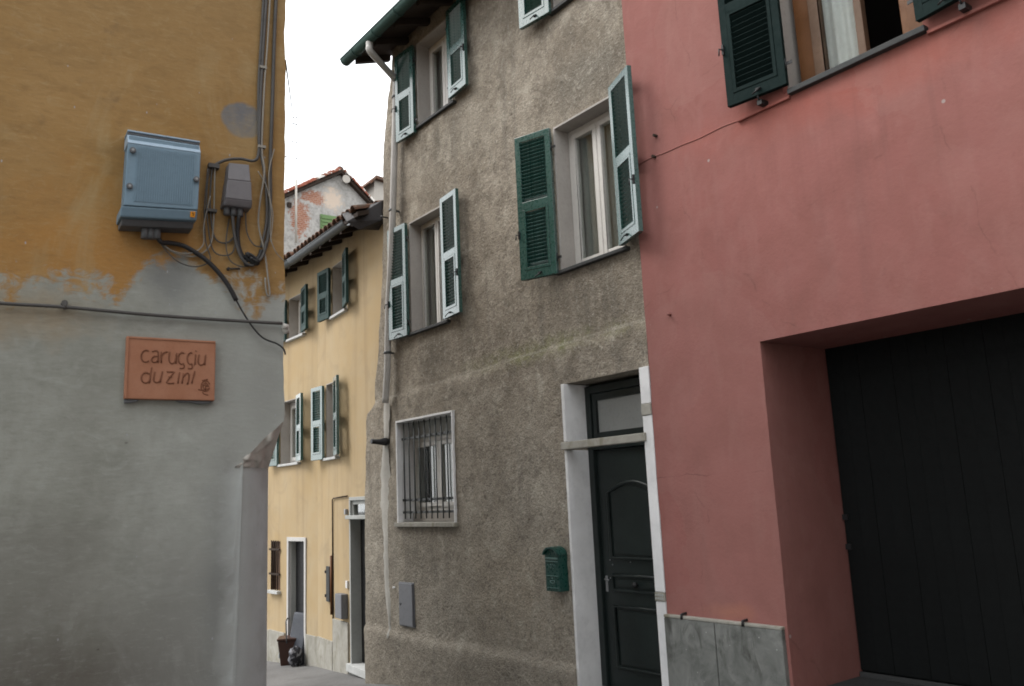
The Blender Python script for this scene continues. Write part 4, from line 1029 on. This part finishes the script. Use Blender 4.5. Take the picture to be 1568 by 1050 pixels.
# ------------------------------------------------------------------ junction box
ja = [FL.loc(*q, -.09) for q in ((352, 247), (383, 250), (385, 318), (344, 313))]
jc = sum(ja, Vector()) / 4
jx = thing('junction_box', 'small dark grey cable junction box on the ochre wall', 'junction box', FL, (jc.x, 0, jc.z))
tl, tr_, br_, bl_ = [q - Vector((jc.x, 0, jc.z)) for q in ja]
slab(MB(), 0, 1, 0, .42, -.07, .008, -.095).build('cover', 'junction_grey', jx, .006)
slab(MB(), -.02, 1.02, .425, .86, -.097, .008, -.10).build('cover', 'junction_grey', jx, .006)
slab(MB(), -.03, 1.03, .865, 1.0, -.104, .008, -.085).build('lip', 'junction_grey', jx, .008)
m = MB()
for u in (.15, .4, .65): p = cabpt(u, 1.0, -.045); m.tube([p + Vector((0, 0, .01)), p + Vector((0, 0, -.045))], .018, 8)
m.build('cable_gland', 'cabinet_dark', jx)

# ------------------------------------------------------------------ cables
def cable(pts, r, mat, label, y=-.014, group=None, name='cable', sp=5):
    q = []
    for p in pts:
        yy = p[2] if len(p) > 2 else y
        q.append(FL.loc(p[0], p[1], yy))
    return on_frame(MB().tube(q, r, 8, True, sp), name, mat, FL, tuple(q[0]), label, 'cable', group)
cable([(424, -30), (420, 60), (417, 160), (414, 250), (414, 300), (412, 350), (404, 385), (388, 400)], .011, 'cable_grey', 'thick dark grey cable running down the ochre corner to a knot', -.014)
cable([(410, -30), (404, 60), (400, 130), (398, 190), (396, 235), (388, 246), (368, 243), (345, 245), (325, 255)], .009, 'cable_grey', 'grey cable running down the ochre wall and over the junction box', -.022)
cable([(405, -30), (400, 60), (396, 130), (396, 190), (397, 225), (404, 260), (408, 300), (408, 340), (400, 378)], .008, 'cable_grey', 'grey cable clipped beside another and dropping past the junction box', -.018)
cable([(415, -30), (410, 60), (405, 130), (401, 225), (405, 262), (398, 310), (396, 345), (405, 385), (411, 430), (413, 452), (408, 448), (406, 425)], .0055, 'cable_pale', 'pale thin cable ending in a loop low on the ochre wall', -.026)
cable([(366, 330, -.05), (364, 360), (368, 385), (380, 398), (395, 395), (400, 383)], .012, 'cable_black', 'black cable hanging from the junction box into a knot', -.026)
cable([(356, 330, -.05), (360, 365), (370, 395), (386, 406), (402, 392), (408, 370)], .009, 'cable_grey', 'grey cable looping below the junction box', -.034)
cable([(376, 325, -.05), (378, 355), (388, 374), (400, 378)], .004, 'cable_grey', 'thin grey wire sagging from the right of the junction box', -.02)
cable([(325, 255), (322, 290), (322, 320), (328, 362), (345, 372), (360, 360), (366, 335)], .005, 'cable_grey', 'thin grey wire in the bundle beside the cabinet', -.014)
cable([(321, 255), (317, 290), (317, 330), (325, 380), (342, 391), (358, 383), (362, 345)], .004, 'cable_grey', 'thin grey wire swinging lowest below the bundle', -.02)
cable([(329, 255), (328, 300), (327, 340), (322, 375), (300, 392), (270, 388), (245, 372)], .0045, 'cable_pale', 'pale wire from the bundle to the foot of the cabinet', -.018)
cable([(318, 258), (313, 320), (315, 370), (322, 398), (300, 408), (272, 400), (250, 378), (240, 362)], .0035, 'cable_grey', 'fine grey wire drooping under the cabinet', -.024)
cable([(322, 300), (312, 345), (311, 375), (290, 388), (262, 383), (246, 368)], .0035, 'cable_pale', 'fine pale wire hanging under the cabinet', -.03)
cable([(351, 335), (346, 372), (352, 398), (370, 408), (384, 405)], .0035, 'cable_grey', 'fine grey wire curling left of the knot', -.02)
cable([(395, 262), (408, 285), (415, 320), (414, 360), (422, 385), (436, 400, -.01)], .003, 'cable_pale', 'fine pale wire crossing to the house corner', -.03)
cable([(420, 228), (412, 262), (413, 300), (418, 330), (414, 370)], .003, 'cable_pale', 'fine wire from the nail beside the thick cable', -.03)
cable([(240, 355, -.06), (246, 370, -.05), (262, 372), (285, 378), (318, 400), (345, 430), (362, 460)], [.013, .013], 'cable_black', 'thick black cable curving from the cabinet down the wall', -.03)
cable([(360, 456), (372, 478), (388, 502), (404, 518), (424, 526), (434, 534), (437, 543)], .005, 'cable_black', 'thin black wire ending at the house corner', -.03)
cable([(0 - 140, 452), (0, 464), (100, 470), (220, 481), (330, 489), (432, 495)], .0095, 'cable_grey', 'taut dark cable stretched across the cement wall', -.03)
kn = FL.loc(385, 401, -.03); m = MB()
for i in range(3): m.tube([(.035 * math.cos(a_ / 8 * math.pi + i), -.012 * i, .022 * math.sin(a_ / 8 * math.pi * (1 if i else 1.2)) + .01 * i) for a_ in range(17)], .010, 8)
o = m.build('cable_knot', 'cable_black'); o.location = FL.world(kn); o.rotation_euler.z = FL.a; tag(o, 'dark knot of coiled cable low on the ochre wall', 'cable')
def small(name, mb, mat, px, py, label, cat, y=0, frame=FL, group=None):
    p = frame.loc(px, py, y); o = mb.build(name, mat); o.location = frame.world((p.x, y, p.z)); o.rotation_euler.z = frame.a
    return tag(o, label, cat, group)
for (px, py, lb) in ((401, 106, 'white cable tie holding the cables above the cement patch'), (399, 227, 'white cable tie holding the cables above the junction box')):
    small('cable_tie', MB().box(-.022, .022, -.034, -.008, -.008, .008), 'cable_pale', px, py, lb, 'cable tie')
small('cable_clamp', MB().box(-.03, .03, -.034, .006, -.012, .012), 'cable_grey', 326, 256, 'dark clamp at the top of the wire bundle', 'clamp')
small('cable_clamp', MB().box(-.03, .03, -.034, .006, -.008, .008), 'cable_grey', 322, 324, 'dark clamp lower on the wire bundle', 'clamp')
small('wall_nail', MB().tube([(-.03, -.012, -.004), (.03, -.016, .003)], .005, 6).tube([(-.034, -.02, -.004), (-.034, .004, -.004)], .009, 6), 'black_iron', 358, 412, 'black nail lying against the ochre wall under the cables', 'nail')
small('wall_hook', MB().tube([(0, .01, 0), (0, -.04, 0)], .016, 8).tube([(0, -.03, .01), (.006, -.03, -.03)], .011, 6), 'cable_grey', 98, 466, 'cable hook on the cement wall holding the taut cable', 'hook')
small('cable_anchor', MB().tube([(-.02, -.02, .0), (.012, -.02, -.006)], .017, 10).sphere((.006, .0, -.02), .024, 8), 'cement_patch', 436, 500, 'mortared anchor of the taut cable at the house corner', 'anchor')
# loose wire across the gap of sky
p1 = FL.world(FL.loc(437, 92, .2)); p2 = FH.world(FH.loc(455, 190, -1))
on_frame(MB().tube([p1, p1.lerp(p2, .5) + Vector((0, 0, -.25)), p2], .006, 6, True, 8), 'overhead_wire', 'cable_black', FG, tuple(p1), 'single thin overhead wire against the sky by the ochre corner', 'wire')

# ------------------------------------------------------------------ things on the grey house
lb_ = thing('letter_box', 'green cast metal letter box with rounded top beside the front door', 'letter box', FG, (-6.145, -.05, .74))
w2 = .098
prof = [(-w2, 0), (w2, 0), (w2, .325)] + [(w2 * math.cos(math.pi * i / 12), .325 + .062 * math.sin(math.pi * i / 12)) for i in range(1, 12)] + [(-w2, .325)]
MB().prism(prof, -.10, .03).build('body', 'letter_green', lb_, .004)
hood = [(w2 * 1.10 * math.cos(math.pi * i / 12), .322 + .075 * math.sin(math.pi * i / 12)) for i in range(13)] + [(w2 * .93 * math.cos(math.pi * i / 12), .322 + .055 * math.sin(math.pi * i / 12)) for i in range(12, -1, -1)]
MB().prism(hood, -.125, .0).build('hood', 'letter_green', lb_, .003)
MB().box(-.085, .085, -.112, -.1, .285, .300).box(-.085, .085, -.109, -.1, .262, .27).build('slot', 'letter_emboss', lb_, .002)
dr_ = MB().box(-.08, .08, -.108, -.1, .135, .14).box(-.08, .08, -.106, -.1, .03, .034).build('moulding', 'letter_emboss', lb_)
m = MB()
def strokes(mb, ss, ox, oz, k, y, r):
    for s in ss: mb.tube([(ox + a * k, y, oz + b * k) for a, b in s], r, 5, True, 2 if len(s) > 2 else 0)
GL = {'1': [[(.3, 0), (.3, 1)], [(.1, .8), (.3, 1)]], '0': [[(.35 + .3 * math.cos(t / 8 * math.pi), .5 + .5 * math.sin(t / 8 * math.pi)) for t in range(17)]], '2': [[(.08, .75), (.3, 1), (.6, .8), (.5, .5), (.08, 0), (.65, 0)]]}
for i, ch in enumerate('1021'): strokes(m, GL[ch], -.06 + i * .032, .205, .036, -.104, .0022)
m.build('lettering', 'letter_emboss', lb_)
m = MB(); m.tube([(.032 * math.cos(math.pi + math.pi * i / 8), -.104, .095 + .024 * math.sin(math.pi + math.pi * i / 8)) for i in range(9)], .003, 5); m.tube([(-.03, -.104, .092), (.03, -.104, .098)], .003, 5); m.sphere((0, -.103, .115), .008, 8)
m.build('emblem', 'letter_emboss', lb_)
for s in (-1, 1): MB().sphere((s * .085, -.095, .012), .011, 8).build('foot', 'letter_green', lb_)
mbx = thing('meter_box', 'flat grey steel meter box door set in the grey wall', 'meter box', FG, (-8.97, -.06, .17))
MB().box(-.17, .17, .0, .06, 0, .50).build('frame', 'meter_grey', mbx, .004)
dd = MB().box(-.155, .155, -.014, -.001, .012, .488).build('door', 'meter_grey', mbx, .004)
MB().tube([(-.12, -.014, .25), (-.12, -.022, .25)], .014, 10).build('lock', 'cabinet_dark', dd)
sp_ = MB().tube([(0, .05, 0), (0, -.03, 0), (-.005, -.09, -.004), (-.01, -.20, .004)], [.055, .05, .034, .030], 12)
small('wall_spout', sp_, 'black_iron', 591, 676, 'short black pipe spout sticking out of the grey corner', 'pipe', -.05, FG)
small('wall_plug', MB().tube([(0, .03, 0), (0, -.03, 0)], .012, 8), 'white_plastic', 605, 899, 'small white pipe stub beside the meter box', 'pipe', -.05, FG)
small('wall_hook', MB().tube([(0, .05, 0), (0, -.05, 0), (-.03, -.07, .02)], .010, 6), 'black_iron', 592, 333, 'iron hook beside the downpipe on the grey house', 'hook', -.01, FG)
for (px, py, lb) in ((1005, 208, 'rusty iron peg in the pink wall above the plaster ridge'), (1003, 240, 'rusty iron peg on the plaster ridge of the pink wall')):
    small('iron_peg', MB().tube([(0, .04, 0), (0, -.035, 0)], .013, 8), 'dark_wood', px, py, lb, 'peg', -.06, FG)
# ------------------------------------------------------------------ rubbish at the far door
def ground_hit(px, py):
    d = ray(px, py); t = 1.
    for _ in range(4000):
        p = CAM + d * t
        if p.z <= gz(p.x, p.y): return p
        t += .01
g0 = ground_hit(443, 1017); g0.z = gz(g0.x, g0.y)
bn = thing('waste_bin', 'brown plastic waste caddy with raised handle by the far yellow doorway', 'bin', None, tuple(g0)); bn.rotation_euler.z = R(62); bn.scale = (1.12, 1.12, 1.05)
m = MB(); vs = []
for z, a, b in ((0, .105, .125), (.36, .145, .165)):
    vs += [(-a, -b, z), (a, -b, z), (a, b, z), (-a, b, z)]
m.add(vs, [(3, 2, 1, 0), (4, 5, 6, 7), (0, 1, 5, 4), (1, 2, 6, 5), (2, 3, 7, 6), (3, 0, 4, 7)]); m.build('body', 'brown_plastic', bn, .015)
MB().box(-.155, .155, -.175, .175, .361, .395).build('lid', 'brown_plastic', bn, .012)
MB().tube([(-.02, -.172, .33), (-.03, -.172, .60), (-.03, -.12, .65), (-.03, .12, .65), (-.03, .172, .60), (-.02, .172, .33)], .009, 8, True, 4).build('handle', 'cabinet_dark', bn)
m = MB(); 
for s in ([(.0, .10), (.03, .14), (-.01, .17), (.02, .2)], [(-.03, .12), (.03, .11)]): m.tube([(-.135 - .03 * (b - .1), a * -1, b) for a, b in s], .005, 5)
m.build('mark', 'cabinet_light', bn)
g1 = ground_hit(460, 1012); g1.z = gz(g1.x, g1.y)
def blob(sx, sy, sz, seed, amp=.25, n=18):
    vs = []; fs = []; m_ = n // 2
    for i in range(m_ + 1):
        th = math.pi * i / m_
        for k in range(n):
            d = Vector((math.sin(th) * math.cos(2 * math.pi * k / n), math.sin(th) * math.sin(2 * math.pi * k / n), math.cos(th)))
            r = 1 + amp * noise.noise(d * 2.2 + Vector((seed, 0, 0)))
            vs.append((d.x * sx * r, d.y * sy * r, max(0, sz + d.z * sz * r)))
    for i in range(m_):
        for k in range(n): fs.append((i * n + k, (i + 1) * n + k, (i + 1) * n + (k + 1) % n, i * n + (k + 1) % n))
    return MB().add(vs, fs, True)
d0 = FY2.world((-.56, -.10, 0)); d0.z = gz(d0.x, d0.y)
g2 = ground_hit(464, 1010); g2.z = gz(g2.x, g2.y)
o = blob(.09, .11, .15, 3, .5).build('rubbish_bag', 'bag_print'); o.location = FY2.world((-.45, -.16, gz(-12.8, .2) - .01)); tag(o, 'small black and white crumpled bag behind the brown bin', 'bag')
m = MB(); rot = Matrix.Rotation(R(-12), 4, 'X'); m.box(-.30, .16, -.05, .05, 0, .78, rot)
o = m.build('leaning_panel', 'bag_dark', None, .03); o.location = d0 + Vector((-.05, .02, -.01)); o.rotation_euler.z = R(5); tag(o, 'dark blue grey panel leaning in the far yellow doorway', 'panel')
